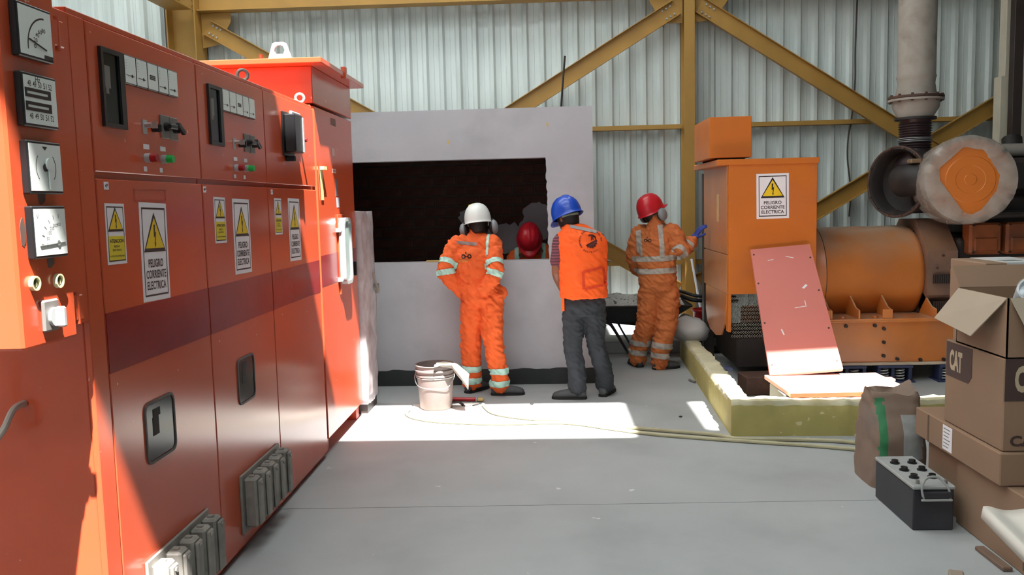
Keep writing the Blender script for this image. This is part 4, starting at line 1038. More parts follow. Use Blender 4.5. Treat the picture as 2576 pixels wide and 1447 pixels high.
def head(mb, M):
    """x right, y forward, z up; origin at the middle of the skull"""
    P = [(-.125, .030, .035, .045), (-.115, .045, .055, .035), (-.09, .058, .075, .022), (-.05, .068, .090, .010), (0, .074, .098, .0), (.05, .074, .098, -.003), (.09, .062, .082, -.006), (.115, .040, .052, -.006), (.124, .012, .016, -.006)]
    vs, fs, n = [], [], 18
    for z, a, b, yo in P: vs += [V((a * cos(2 * pi * i / n), yo + b * sin(2 * pi * i / n), z)) for i in range(n)]
    for k in range(len(P) - 1): fs += [[k * n + i, k * n + (i + 1) % n, (k + 1) * n + (i + 1) % n, (k + 1) * n + i] for i in range(n)]
    fs += [list(range(n))[::-1], list(range((len(P) - 1) * n, len(P) * n))]
    mb.raw(vs, fs, M)
    mb.ball((0, .100, -.018), .014, .024, .020, 10, 7, M)          # nose
    mb.ball((0, .095, .008), .009, .014, .026, 8, 7, M)
    mb.ball((0, .090, .030), .050, .014, .010, 10, 7, M)           # brow
    mb.ball((0, .088, -.062), .024, .014, .007, 10, 7, M)          # lips
    mb.ball((0, .086, -.074), .022, .014, .007, 10, 7, M)
    mb.ball((0, .072, -.100), .026, .022, .020, 10, 7, M)          # chin
    for s in (-1, 1):
        mb.ball((s * .078, -.004, -.012), .010, .020, .032, 8, 7, M)   # ears
        mb.ball((s * .040, .066, -.030), .024, .022, .022, 8, 7, M)    # cheeks
def hat(parent, M, m, kind, visor=.045):
    h = thing_part = None
    vs, fs = [], []; n, k = 40, 12
    a, b, c = .116, .142, .150
    for j in range(k + 1):
        th = pi / 2 * j / k
        for i in range(n):
            ph = 2 * pi * i / n; x, y, z = a * sin(th) ** .85 * cos(ph), b * sin(th) ** .85 * sin(ph), c * cos(th) ** .92
            if kind == 'ridge' and j < k - 2:
                z += .010 * max(0, 1 - abs(x) / .018) + .006 * max(0, 1 - abs(abs(x) - .05) / .012)
            vs.append(V((x, y, z)))
    for r_, z in ((1.0, -.018), (1.05, -.026), (1.09, -.030)):
        for i in range(n):
            ph = 2 * pi * i / n; f = max(0, sin(ph)) ** 3
            e = (r_ - 1) / .09
            vs.append(V((a * r_ * cos(ph), b * r_ * sin(ph) + visor * f * e, z - .012 * f * e)))
    for j in range(k + 3): fs += [[j * n + i, (j + 1) * n + i, (j + 1) * n + (i + 1) % n, j * n + (i + 1) % n] for i in range(n)]
    o = MB(M).raw(vs, fs).build('helmet', m, parent, 60)
    sm = o.modifiers.new('shell', 'SOLIDIFY'); sm.thickness = .004; sm.offset = -1
    return o
def muffs(parent, hm, M, drop=-.055):
    for s in (-1, 1):
        mb = MB(M).ball((s * .136, -.010, drop), .034, .052, .062, 16, 10)
        c = mb.build('ear_cup', MUFF, hm, 180)
        MB(M).ball((s * .110, -.010, drop), .020, .050, .060, 16, 10).build('cushion', BLACKM, hm, 180)
        MB(M).tube([(s * .136, -.010, drop), (s * .140, -.008, drop + .05), (s * .122, -.004, .012)], .008, 8).build('cup_arm', BLACK, hm)
def hairs(parent, M):
    vs, fs = [], []; n, k = 24, 8
    for j in range(k + 1):
        z = .085 - .185 * j / k
        for i in range(n):
            ph = radians(150) + radians(240) * i / (n - 1)
            r = 1.0 + .03 * noise.noise(V((cos(ph) * 9, sin(ph) * 9, z * 60)))
            tz = sqrt(max(.05, 1 - (z / .135) ** 2)) if z > 0 else 1 - .25 * (z / -.1) ** 2
            vs.append(V((.083 * r * tz * cos(ph), .108 * r * tz * sin(ph) - .002, z)))
    for j in range(k): fs += [[j * n + i, (j + 1) * n + i, (j + 1) * n + i + 1, j * n + i + 1] for i in range(n - 1)]
    o = MB(M).raw(vs, fs).build('hair', HAIR, parent, 180)
    sm = o.modifiers.new('t', 'SOLIDIFY'); sm.thickness = .012
def shoe(parent, ankle, toe_dir, m=BOOT, lift=0.0, hi=.13):
    d = V(toe_dir); d.z = 0; d.normalize(); s = d.cross(UP); a = V((ankle.x, ankle.y, lift))
    mb = MB()
    loft(mb, [(a - d * .075 + UP * .040, s * .028, UP * .038), (a - d * .055 + UP * .052, s * .040, UP * .052), (a + d * .02 + UP * .05, s * .043, UP * .05), (a + d * .09 + UP * .040, s * .048, UP * .042),
              (a + d * .15 + UP * .034, s * .050, UP * .036), (a + d * .195 + UP * .028, s * .040, UP * .028), (a + d * .212 + UP * .022, s * .020, UP * .016)], 16)
    limb(mb, [(a + UP * .06 - d * .01, .050), (a + UP * hi - d * .015, .054)], 2, 14)
    me = voxel(mb, .010, 5)
    for v in me.vertices:
        if v.co.z < lift + .004: v.co.z = lift + .004
    b = skin_obj('boot', me, m, parent)
    pr = [(-.080, .0), (-.070, .034), (-.02, .042), (.09, .050), (.15, .052), (.195, .042), (.216, .015)]
    out = [(x, y) for x, y in pr] + [(x, -y) for x, y in pr[::-1]]
    MB(frame(a, d, -s, UP)).prism(out, 0, .020).build('sole', BLACKM, b, smooth=0)
def person(label, J, group='workers'):
    r = thing('person', label, 'person', (J['pelvis'].x, J['pelvis'].y, 0), group)
    return r
def body_mesh(r, J, HM, hands, k=.80):
    side = (J['shR'] - J['shL']).normalized(); fwd = UP.cross(side).normalized()
    mb = MB()
    t = [J['pelvis'] - UP * .06, J['pelvis'], J['waist'], J['chest'], J['neck'] - UP * .05]
    loft(mb, [(t[0], side * .10, fwd * .08), (t[1], side * .15, fwd * .10), (t[2], side * .13, fwd * .09), (t[3], side * .155, fwd * .105), (t[4], side * .12, fwd * .08), (J['neck'], side * .06, fwd * .06)])
    hc = HM.translation
    limb(mb, [(J['neck'] - UP * .03, .062), (J['neck'].lerp(hc, .5), .055), (hc - (HM.to_3x3() @ UP) * .04, .055)], 3)
    head(mb, HM)
    for s in 'LR':
        limb(mb, [(J['chest'].lerp(J['sh' + s], .6) + UP * .03, .06), (J['sh' + s], .058), (J['el' + s], .043), (J['wr' + s], .029)])
        limb(mb, [(J['hip' + s] + UP * .03, .085), (J['hip' + s] - UP * .05, .082), (J['kn' + s], .056), (J['an' + s], .042)])
        if hands.get(s):
            d, n, sd_, c = hands[s]; hand(mb, J['wr' + s], d, n, sd_, 1.0, c)
    me = voxel(mb, .0085, 2)
    o = skin_obj('body', me, SKIN, r)
    for s in (-1, 1):
        MB(HM).ball((s * .031, .086, .008), .012, .010, .008, 10, 7).build('eye', HAIR, r, 180)
    return o
def torso_secs(J, side, fwd, W, Dp, lean=None):
    out = []
    for p, w, d in zip((J['pelvis'] - UP * .07, J['pelvis'], J['waist'], (J['waist'] + J['chest']) / 2, J['chest'], J['chest'].lerp(J['neck'], .55), J['neck']), W, Dp):
        out.append((p, side * w, fwd * d))
    return out
def hm(c, fwd, up):
    f = V(fwd).normalized(); u = V(up).normalized(); x = f.cross(u).normalized(); u = x.cross(f)
    return frame(c, x, f, u)

# ---------------------------------------------------------------- man in white helmet and bright orange coverall
J = dict(pelvis=at(1213, 752, 7.32), waist=at(1204, 712, 7.33), chest=at(1192, 640, 7.36), neck=at(1200, 588, 7.42),
         shL=at(1145, 614, 7.40), elL=at(1117, 684, 7.26), wrL=at(1158, 732, 7.34), shR=at(1241, 610, 7.33), elR=at(1249, 688, 7.14), wrR=at(1218, 730, 7.18),
         hipL=at(1188, 770, 7.34), knL=at(1184, 862, 7.37), anL=at(1187, 955, 7.40), hipR=at(1236, 770, 7.30), knR=at(1240, 862, 7.27), anR=at(1257, 962, 7.27))
P1 = person('man in bright orange coverall and white helmet facing the opening', J)
side = (J['shR'] - J['shL']).normalized(); side = (side + V((1, 0, 0))).normalized(); fwd = UP.cross(side).normalized()
HM = hm(at(1203, 560, 7.44), V((.05, 1, -.12)), V((-.10, .12, 1)))
body_mesh(P1, J, HM, {'L': (V((.5, .5, -.7)), V((.7, -.2, .3)), 1, .3), 'R': (V((-.4, .75, -.5)), V((.2, .6, .6)), -1, .3)})
mb = MB()
loft(mb, torso_secs(J, side, fwd, (.12, .185, .178, .185, .195, .150, .070), (.10, .145, .135, .14, .14, .105, .070)))
loft(mb, [(J['waist'] - UP * .075, side * .19, fwd * .15), (J['waist'] - UP * .04, side * .20, fwd * .158), (J['waist'], side * .18, fwd * .14)])      # blouson overhang
limb(mb, [(J['pelvis'] + side * .12 + UP * .02 - fwd * .02, .085), (J['pelvis'] + side * .165 + UP * .05, .062)], 3)                                  # pocket bulge
for s in 'LR':
    limb(mb, [(J['chest'].lerp(J['sh' + s], .55) + UP * .03, .085), (J['sh' + s], .080), (J['el' + s].lerp(J['sh' + s], .3), .072), (J['el' + s], .070), (J['wr' + s], .058)])
    limb(mb, [(J['hip' + s] + UP * .04, .105), (J['hip' + s] - UP * .06, .106), (J['kn' + s], .088), (J['an' + s] + UP * .08, .083), (J['an' + s] - UP * .02, .086)])
limb(mb, [(J['neck'] - UP * .02, .075), (J['neck'] + UP * .025, .073)], 2)
me = voxel(mb, .0085, 6); folds(me, .020, 3.1, 1.7, 10); g_ = me.copy()
skin_obj('coverall', me, OFLUO, P1)
tree = BVHTree.FromPolygons([v.co.copy() for v in g_.vertices], [list(p.vertices) for p in g_.polygons])
for s in 'LR':
    ax = (J['sh' + s] - J['el' + s]).normalized()
    for t in (.30, -.02): band(g_, P1, 'reflective_stripe', REFL, J['el' + s].lerp(J['sh' + s], t), ax if t > 0 else (ax + (J['el' + s] - J['wr' + s]).normalized()), .048, J['el' + s].lerp(J['sh' + s], t), .105)
    for dz in (.105, -.002): band(g_, P1, 'reflective_stripe', REFL, J['an' + s] + UP * dz, (0, 0, 1), .052, J['an' + s] + UP * dz, .14)
q = J['chest'] + UP * .10 - fwd * .12 - side * .045
band(g_, P1, 'yoke_tape', REFD, q, (.12, 0, 1), .026, q, .115, .004, [(q + side * .085, -side), (q - side * .10, side), (J['chest'], -fwd)])
q = J['shR'] - side * .02 + UP * .03
band(g_, P1, 'shoulder_stripe', REFL, J['shR'] - side * .035, side, .024, J['shR'] + UP * .02 - fwd * .02, .17, .005)
c = at(1172, 646, 7.2); Mp = FYn(c.x, 7.2, c.z)
mb = MB(Mp)
for dx in (-.024, .028): mb.ring([(dx + .019 * cos(a), .019 * sin(a)) for a in [2 * pi * i / 18 for i in range(18)]], [(dx + .010 * cos(a), .010 * sin(a)) for a in [2 * pi * i / 18 for i in range(18)]], 0, .001)
mb.box(-.006, .010, -.006, .004, 0, .001).box(-.008, 0, .022, .040, 0, .001)
drape(mb, tree, (0, 1, 0), P1, 'tractor_print', INK)
mb = MB(Mp); mb.box(.002, .034, .024, .038, 0, .001)
for i in range(3): mb.box(-.05 + i * .028, -.026 + i * .028, -.030, -.025, 0, .001)
drape(mb, tree, (0, 1, 0), P1, 'print_accent', mat('print_tan', (206, 150, 70), .8))
mb = MB(Mp); put_text(mb, 'agprac', -.028, -.043, .088, .024, None, 0, .02)
drape(mb, tree, (0, 1, 0), P1, 'back_lettering', mat('print_tan', (206, 150, 70), .8))
HH = HM @ Matrix.Translation((0, -.005, .020))
h1 = hat(P1, HH, HWHITE, 'plain'); muffs(P1, h1, HM)
MB(HH).box(-.06, -.02, -.105, -.100, .07, .10, M=Matrix.Rotation(-.5, 4, 'X')).build('helmet_sticker', YELLOW, h1, smooth=0)
hairs(P1, HM)
shoe(P1, J['anR'], V((1, .05, 0))); shoe(P1, J['anL'], V((.55, .8, 0)))

# ---------------------------------------------------------------- man in blue helmet and orange vest
J = dict(pelvis=at(1468, 762, 7.10), waist=at(1467, 716, 7.10), chest=at(1466, 636, 7.12), neck=at(1443, 574, 7.16),
         shL=at(1412, 603, 7.18), elL=at(1398, 688, 7.12), wrL=at(1418, 735, 7.30), shR=at(1502, 602, 7.12), elR=at(1514, 672, 7.20), wrR=at(1492, 720, 7.36),
         hipL=at(1444, 775, 7.10), knL=at(1440, 870, 7.10), anL=at(1452, 965, 7.08), hipR=at(1495, 775, 7.12), knR=at(1498, 868, 7.14), anR=at(1521, 958, 7.20))
P2 = person('man in orange vest, blue helmet and dark jeans', J)
side = (J['shR'] - J['shL']).normalized(); side = (side + V((1, -.1, 0)) * .7).normalized(); side.z *= .5; side.normalize(); fwd = UP.cross(side).normalized()
HM = hm(at(1427, 546, 7.20), V((-.62, .74, -.38)), V((-.18, .12, 1)))
body_mesh(P2, J, HM, {'L': (V((.45, .8, -.3)), V((.8, -.2, .3)), 1, .55), 'R': (V((-.6, .7, -.1)), V((-.4, -.2, .8)), -1, .5)})
mb = MB()
loft(mb, torso_secs(J, side, fwd, (.12, .16, .175, .185, .185, .145, .066), (.10, .125, .13, .13, .13, .10, .066)))
for s in 'LR':
    limb(mb, [(J['chest'].lerp(J['sh' + s], .55) + UP * .03, .078), (J['sh' + s], .076), (J['sh' + s].lerp(J['el' + s], .35), .068), (J['sh' + s].lerp(J['el' + s], .66), .066)])
me = voxel(mb, .0115, 5); folds(me, .008, 8.2, 1.6)
skin_obj('polo_shirt', me, POLO, P2)
mb = MB()
loft(mb, [(J['pelvis'] + UP * .045, side * .198, fwd * .165), (J['waist'] - UP * .04, side * .200, fwd * .165), (J['waist'] + UP * .06, side * .200, fwd * .160), (J['chest'] - UP * .06, side * .205, fwd * .158), (J['chest'] + UP * .04, side * .205, fwd * .155),
          (J['chest'].lerp(J['neck'], .45) + side * .03, side * .205, fwd * .150), (J['chest'].lerp(J['neck'], .78) + side * .035, side * .185, fwd * .135), (J['neck'] + UP * .01 + side * .02, side * .115, fwd * .105), (J['neck'] + UP * .035, side * .072, fwd * .078)], 24)
limb(mb, [(J['chest'].lerp(J['neck'], .55), .11), (J['shR'].lerp(J['chest'], .22) + UP * .012, .090)], 3)
me = voxel(mb, .0085, 5); folds(me, .011, 1.7, 1.9, 9); g_ = me.copy()
# open the vest at the bottom and the neck is covered by the collar
skin_obj('safety_vest', me, OVEST, P2)
tree = BVHTree.FromPolygons([v.co.copy() for v in g_.vertices], [list(p.vertices) for p in g_.polygons])
q = at(1465, 577, 6.98)
band(g_, P2, 'yoke_tape', mat('grey_tape', (150, 140, 140), .6), q, (.24, 0, 1), .024, q, .16, .005, [(q + side * .105, -side), (q - side * .11, side), (J['chest'], -fwd)])
c = at(1487, 607, 6.9); Mp = FYn(c.x, 6.9, c.z) @ Matrix.Rotation(radians(6), 4, 'Z')
mb = MB(Mp)
def arc_text(mb, t, R, a0, a1, h, inner=False):
    for i, ch in enumerate(t):
        if ch == ' ': continue
        a = radians(a0 + (a1 - a0) * i / (len(t) - 1))
        vs, fs = text_geo(ch, .02); w = .0115
        rot = a - pi / 2 if not inner else a + pi / 2
        mb.raw([V((v.x * w, v.y * h, 0)) for v in vs], fs, Matrix.Translation((R * cos(a), R * sin(a), 0)) @ Matrix.Rotation(rot, 4, 'Z'))
arc_text(mb, 'EMPRESA ESPECIALIZADA EN', .090, 205, -5, .013)
arc_text(mb, 'BERTEGNO', .092, 228, 300, .013, True)
gear = [(-.045, -.030), (.048, .004), (.056, -.010), (.046, -.018), (.050, -.034), (.036, -.036), (.034, -.052), (.020, -.050), (.012, -.062), (.0, -.054), (-.012, -.060), (-.018, -.048), (-.034, -.050), (-.034, -.040)]
mb.prism(gear, 0, .0006)
mb.prism([(-.018, .042), (-.004, .052), (.012, .050), (.030, .046), (.046, .030), (.050, .004), (.042, .002), (.036, .022), (.024, .028), (.028, .006), (.020, .003), (.014, .018), (.010, .002), (.002, .002), (.006, .022), (.010, .034), (-.006, .038)], 0, .0006)
drape(mb, tree, (0, 1, 0), P2, 'round_emblem', mat('vest_print', (84, 28, 22), .85))
# big pocket outlined with darker piping on the lower back, vest hem piping
c = at(1492, 700, 6.9); Mp = FYn(c.x, 6.9, c.z) @ Matrix.Rotation(radians(5), 4, 'Z')
mb = MB(Mp)
def seg(mb, x0, y0, x1, y1, w=.021, n=10):
    d = V((x1 - x0, y1 - y0, 0)); nn = V((-d.y, d.x, 0)).normalized() * w / 2
    for i in range(n):
        a = V((x0, y0, 0)) + d * i / n; b = V((x0, y0, 0)) + d * (i + 1) / n
        k = len(mb.v); mb.raw([a - nn, b - nn, b + nn, a + nn], [[0, 1, 2, 3]])
seg(mb, -.075, .055, .095, .075); seg(mb, -.075, -.085, .095, -.07); seg(mb, -.075, .055, -.082, -.085); seg(mb, .095, .075, .105, -.07)
drape(mb, tree, (0, 1, 0), P2, 'pocket_piping', ODARK)
mb = MB(); a = J['pelvis'] - side * .16 + UP * .04 - fwd * .09
mb.box(-.012, .012, -.004, .004, -.10, .12, .003, M=frame(a, side, fwd, UP)).build('side_strap', OVEST, P2, smooth=0)
mb = MB()
loft(mb, [(J['pelvis'] - UP * .10, side * .13, fwd * .11), (J['pelvis'] - UP * .02, side * .175, fwd * .135), (J['pelvis'] + UP * .07, side * .175, fwd * .13), (J['waist'] - UP * .02, side * .165, fwd * .12)])
for s in 'LR':
    limb(mb, [(J['hip' + s] + UP * .04, .095), (J['hip' + s] - UP * .06, .100), (J['kn' + s], .080), (J['an' + s] + UP * .08, .076), (J['an' + s] - UP * .03, .080)])
me = voxel(mb, .0085, 6); folds(me, .012, 5.5, 1.8, 10)
skin_obj('jeans', me, JEAN, P2)
HH = HM @ Matrix.Translation((0, -.005, .026))
h2 = hat(P2, HH, HBLUE, 'ridge', .05)
MB(HM).tube([(-.085, -.03, .0), (0, -.118, -.012), (.085, -.03, .0)], .012, 8).build('suspension_strap', mat('grey_green_strap', (120, 132, 116), .7), h2)
hairs(P2, HM)
shoe(P2, J['anL'], V((-1, .12, 0))); shoe(P2, J['anR'], V((.35, .9, 0)), BOOT, .0)

# ---------------------------------------------------------------- man in red helmet touching the generator box
J = dict(pelvis=at(1655, 728, 8.38), waist=at(1652, 690, 8.38), chest=at(1648, 612, 8.38), neck=at(1650, 558, 8.36),
         shL=at(1606, 584, 8.44), elL=at(1592, 645, 8.48), wrL=at(1606, 690, 8.62), shR=at(1694, 580, 8.32), elR=at(1716, 634, 8.26), wrR=at(1743, 602, 8.42),
         hipL=at(1632, 748, 8.40), knL=at(1624, 826, 8.40), anL=at(1605, 902, 8.46), hipR=at(1682, 748, 8.36), knR=at(1676, 828, 8.32), anR=at(1660, 910, 8.30))
P3 = person('man in faded orange coverall and red helmet reaching for the generator box', J)
side = (J['shR'] - J['shL']); side.z = 0; side.normalize(); fwd = UP.cross(side).normalized()
HM = hm(at(1640, 530, 8.38), V((.72, .55, .38)), V((-.32, -.10, 1)))
hd = (at(1772, 560, 8.40) - J['wrR'])
body_mesh(P3, J, HM, {'L': (V((.3, .9, -.2)), V((.9, 0, .2)), 1, .4)})
mb = MB()
loft(mb, torso_secs(J, side, fwd, (.12, .185, .19, .195, .195, .150, .072), (.10, .145, .14, .14, .14, .105, .072)))
for s in 'LR':
    limb(mb, [(J['chest'].lerp(J['sh' + s], .55) + UP * .03, .085), (J['sh' + s], .082), (J['el' + s].lerp(J['sh' + s], .3), .078), (J['el' + s], .076), (J['el' + s].lerp(J['wr' + s], .75), .066)])
    limb(mb, [(J['hip' + s] + UP * .04, .112), (J['hip' + s] - UP * .06, .112), (J['kn' + s], .098), (J['an' + s] + UP * .10, .094), (J['an' + s] - UP * .01, .082)])
limb(mb, [(J['neck'] - UP * .02, .078), (J['neck'] + UP * .025, .076)], 2)
me = voxel(mb, .0085, 6); folds(me, .018, 6.6, 1.8, 10); g_ = me.copy()
skin_obj('coverall', me, OFADE, P3)
tree = BVHTree.FromPolygons([v.co.copy() for v in g_.vertices], [list(p.vertices) for p in g_.polygons])
for py in (649, 680):
    q = at(1650, py, 8.38); band(g_, P3, 'reflective_stripe', REFG, q, (-.04, 0, 1), .052, q, .235, .005)
for px, k in ((1611, -1), (1664, 1)):
    q = at(px, 608, 8.24)
    band(g_, P3, 'reflective_stripe', REFG, q, (1, 0, .05), .046, q, .17, .005, [(J['chest'], -fwd)])
for s in 'LR':
    for dz in (.165, .068): band(g_, P3, 'reflective_stripe', REFG, J['an' + s] + UP * dz, (.1, 0, 1), .052, J['an' + s] + UP * dz, .135, .005)
ax = (J['wrR'] - J['elR']).normalized()
for t in (-.12, .42): band(g_, P3, 'reflective_stripe', REFG, J['elR'].lerp(J['wrR'], t), ax, .040, J['elR'].lerp(J['wrR'], t), .10, .005)
c = at(1634, 607, 8.1); mb = MB(FYn(c.x, 8.1, c.z))
for dx in (-.015, .020): mb.ring([(dx + .016 * cos(a), .016 * sin(a)) for a in [2 * pi * i / 18 for i in range(18)]], [(dx + .009 * cos(a), .009 * sin(a)) for a in [2 * pi * i / 18 for i in range(18)]], 0, .001)
mb.box(-.004, .008, -.004, .004, 0, .001).box(-.004, .002, .018, .034, 0, .001)
drape(mb, tree, (0, 1, 0), P3, 'tractor_print', INK)
mb = MB(); hand(mb, J['wrR'], hd, V((.9, .1, .2)), 1, 1.15, .22)
limb(mb, [(J['wrR'] - hd.normalized() * .10, .046), (J['wrR'] - hd.normalized() * .03, .042), (J['wrR'] + hd.normalized() * .02, .036)], 3)
me = voxel(mb, .005, 3); skin_obj('work_glove', me, GLOVE, P3)
HH = HM @ Matrix.Translation((0, -.010, .024))
h3 = hat(P3, HH, HRED, 'plain', .05); muffs(P3, h3, HM, -.050)
hairs(P3, HM)
shoe(P3, J['anL'], V((-.25, .95, 0)), BOOT, 0, .10); shoe(P3, J['anR'], V((.9, .35, 0)), BOOT, 0, .10)

# ---------------------------------------------------------------- worker bent over inside the dark room
J = dict(pelvis=at(1345, 705, 8.80), waist=at(1343, 680, 8.72), chest=at(1340, 650, 8.50), neck=at(1334, 620, 8.36),
         shL=at(1376, 630, 8.46), elL=at(1380, 705, 8.36), wrL=at(1360, 745, 8.22), shR=at(1292, 648, 8.46), elR=at(1284, 715, 8.36), wrR=at(1305, 750, 8.22),
         hipL=at(1362, 725, 8.80), knL=at(1362, 810, 8.76), anL=V((at(1362, 860, 8.80).x, 8.80, .10)), hipR=at(1318, 725, 8.80), knR=at(1318, 810, 8.76), anR=V((at(1318, 860, 8.80).x, 8.80, .10)))
P4 = person('worker in red helmet bent over inside the dark window opening', J)
side = (J['shR'] - J['shL']); side.z = 0; side.normalize(); fwd = UP.cross(side).normalized()
HM = hm(at(1332, 602, 8.24), V((.0, -.55, -.85)), V((0, -.85, .55)))
body_mesh(P4, J, HM, {'L': (V((0, -.6, -.8)), V((-1, 0, 0)), 1, .4), 'R': (V((0, -.6, -.8)), V((1, 0, 0)), -1, .4)})
mb = MB()
loft(mb, torso_secs(J, side, (fwd * .6 - UP * .8).normalized() * -1, (.14, .18, .18, .185, .19, .145, .07), (.11, .13, .13, .13, .13, .10, .07)))
for s in 'LR':
    limb(mb, [(J['chest'].lerp(J['sh' + s], .55) + UP * .03, .08), (J['sh' + s], .078), (J['el' + s], .066), (J['wr' + s], .056)])
    limb(mb, [(J['hip' + s] + UP * .04, .105), (J['hip' + s] - UP * .06, .105), (J['kn' + s], .09), (J['an' + s], .082)])
me = voxel(mb, .0125, 5); folds(me, .011, 2.2, 1.6); g_ = me.copy()
skin_obj('coverall', me, OFLUO, P4)
for s, k in (('L', 1), ('R', -1)):
    q = J['sh' + s].lerp(J['neck'], .22); band(g_, P4, 'shoulder_stripe', REFL, q, (1, 0, 0), .045, q, .12, .006)
h4 = hat(P4, HM @ Matrix.Translation((0, -.005, .024)), HRED, 'ridge', .045)
hairs(P4, HM)
shoe(P4, J['anL'], V((.1, -1, 0))); shoe(P4, J['anR'], V((-.1, -1, 0)))
# ================================================================== loose things
# bucket of cement with a rag over the rim
bp = V((-.947, 6.80, 0))
sh = MB(Matrix.Translation((-.92, 6.74, 0)) @ Matrix.Rotation(.08, 4, 'Z')).box(-.22, .27, -.19, .20, 0, .008, .002)
sh.build('cardboard_sheet', mat('dusty_board', (206, 200, 192), .9), label='flat dusty cardboard sheet under the bucket', cat='cardboard', smooth=0)
b = thing('paint_bucket', 'grimy white bucket with cement splashes', 'bucket', (bp.x, bp.y, .008))
Mb = Matrix.Translation((bp.x, bp.y, .008))
MB(Mb).lathe([(0, .002), (.122, .002), (.130, .012), (.148, .27), (.158, .272), (.158, .285), (.150, .29), (.152, .312), (.165, .314), (.165, .324), (.154, .33), (.156, .355), (.164, .36), (.160, .366), (.150, .364), (.146, .29), (.126, .02), (0, .016)], 44).build('pail', BUCKET, b, 40)
MB(Mb).lathe([(.143, .25), (0, .25)], 36).build('cement_fill', CEMENT, b)
MB(Mb).torus(.151, .004, 44, 6, Matrix.Translation((0, 0, .262))).build('cement_ring', CEMENT, b)
MB(Mb).tube([(-.155, 0, .30), (-.165, -.02, .25), (-.12, -.11, .20), (0, -.152, .185), (.11, -.12, .19), (.155, -.03, .25), (.155, 0, .30)], .0035, 6).build('wire_handle', CHROME, b)
vs, fs = [], []; nx, ny = 22, 12
for i in range(nx):
    for j in range(ny):
        u, v = i / (nx - 1), j / (ny - 1)
        x = .02 + u * .27; y = -.13 + (v - .5) * .15 + .03 * sin(u * 5)
        z = .375 - .01 * abs(v - .5) + .035 * sin(v * 9 + u * 4) * .6 + .02 * noise.noise(V((u * 4, v * 4, 1)))
        if u > .55: z -= (u - .55) ** 1.3 * .34 * (1 + .5 * sin(v * 6)); y -= .02 * sin(v * 7)
        vs.append(V((x, y + .04 * noise.noise(V((u * 3, v * 3, 5))), z)))
fs = [[i * ny + j, (i + 1) * ny + j, (i + 1) * ny + j + 1, i * ny + j + 1] for i in range(nx - 1) for j in range(ny - 1)]
o = MB(Mb).raw(vs, fs).build('rag', RAG, label='stiff cement-grey rag hanging over the bucket rim', cat='rag', smooth=180)
o.modifiers.new('t', 'SOLIDIFY').thickness = .008; sb = o.modifiers.new('s', 'SUBSURF'); sb.levels = sb.render_levels = 1
p = fl(1180, 1010)
t = thing('paint_brush', 'red-handled paint brush lying on the floor behind the bucket', 'brush', (p.x, p.y, 0))
MB(Matrix.Translation((p.x, p.y, .018)) @ Matrix.Rotation(-.1, 4, 'Z')).box(-.17, .06, -.018, .018, -.014, .014, .008).build('handle', REDP, t)
MB(Matrix.Translation((p.x, p.y, .018)) @ Matrix.Rotation(-.1, 4, 'Z')).box(.06, .075, -.024, .024, -.016, .016, .002).build('ferrule', LGREY, t, smooth=0)
MB(Matrix.Translation((p.x, p.y, .018)) @ Matrix.Rotation(-.1, 4, 'Z')).box(.075, .125, -.024, .024, -.012, .012, .006).build('bristles', WOOD, t, smooth=0)
p = fl(1165, 1024)
t = thing('trowel', 'small grey trowel lying beside the bucket', 'trowel', (p.x, p.y, 0))
Mt = Matrix.Translation((p.x, p.y, .012)) @ Matrix.Rotation(.5, 4, 'Z')
MB(Mt).prism([(0, -.05), (.14, -.008), (.14, .008), (0, .05)], 0, .004).build('blade', GREY, t, smooth=0)
MB(Mt).tube([(0, 0, .004), (-.03, 0, .03), (-.05, 0, .035), (-.14, 0, .035)], .011, 10).build('handle', DIRON, t)
# hoses across the floor
def hose(pts, r, label, m=HOSE, name='hose'):
    P = [fl(x, y, r) for x, y in pts]
    MB().tube(P, r, 10, 8).build(name, m, label=label, cat='hose')
hose([(1030, 1030), (1022, 1040), (1045, 1052), (1110, 1061), (1250, 1066), (1420, 1064), (1540, 1079), (1640, 1092), (1760, 1102), (1900, 1112), (2050, 1122), (2190, 1134), (2280, 1140)], .013, 'long pale hose looping round the bucket and along the kerb')
hose([(1215, 1018), (1245, 1040), (1340, 1054), (1400, 1055), (1450, 1064), (1560, 1074), (1680, 1084), (1800, 1094), (1860, 1104), (1990, 1106), (2110, 1110), (2200, 1120), (2260, 1122)], .014, 'second pale hose running beside the first to the paper sack')
hose([(2178, 1132), (2172, 1142), (2180, 1152), (2205, 1158), (2235, 1150)], .012, 'short hose loop lying in front of the paper sack')
for px, py, lb in ((1338, 1018, 'small dark pebble on the floor behind the long hose'), (1712, 1050, 'small dark pebble on the floor near the kerb'), (1643, 1080, 'small dark pebble beside the hoses')):
    p = fl(px, py); MB().ball((p.x, p.y, .006), .014, .009, .007, 8, 6).build('pebble', DIRON, label=lb, cat='pebble')
p = fl(1742, 962); MB().cyl((p.x - .02, p.y + .05, .012), (p.x + .015, p.y - .05, .012), .011, n=10).build('pipe_offcut', GREY, label='short grey pipe offcut lying by the yellow kerb', cat='pipe')
p = at(1830, 935, 6.6); MB(Matrix.Translation((1.44, 6.95, .262))).box(-.03, .03, -.03, .05, -.012, .012, .004).build('blue_scrap', BLUED, label='scrap of blue plastic on the kerb top', cat='scrap', smooth=0)

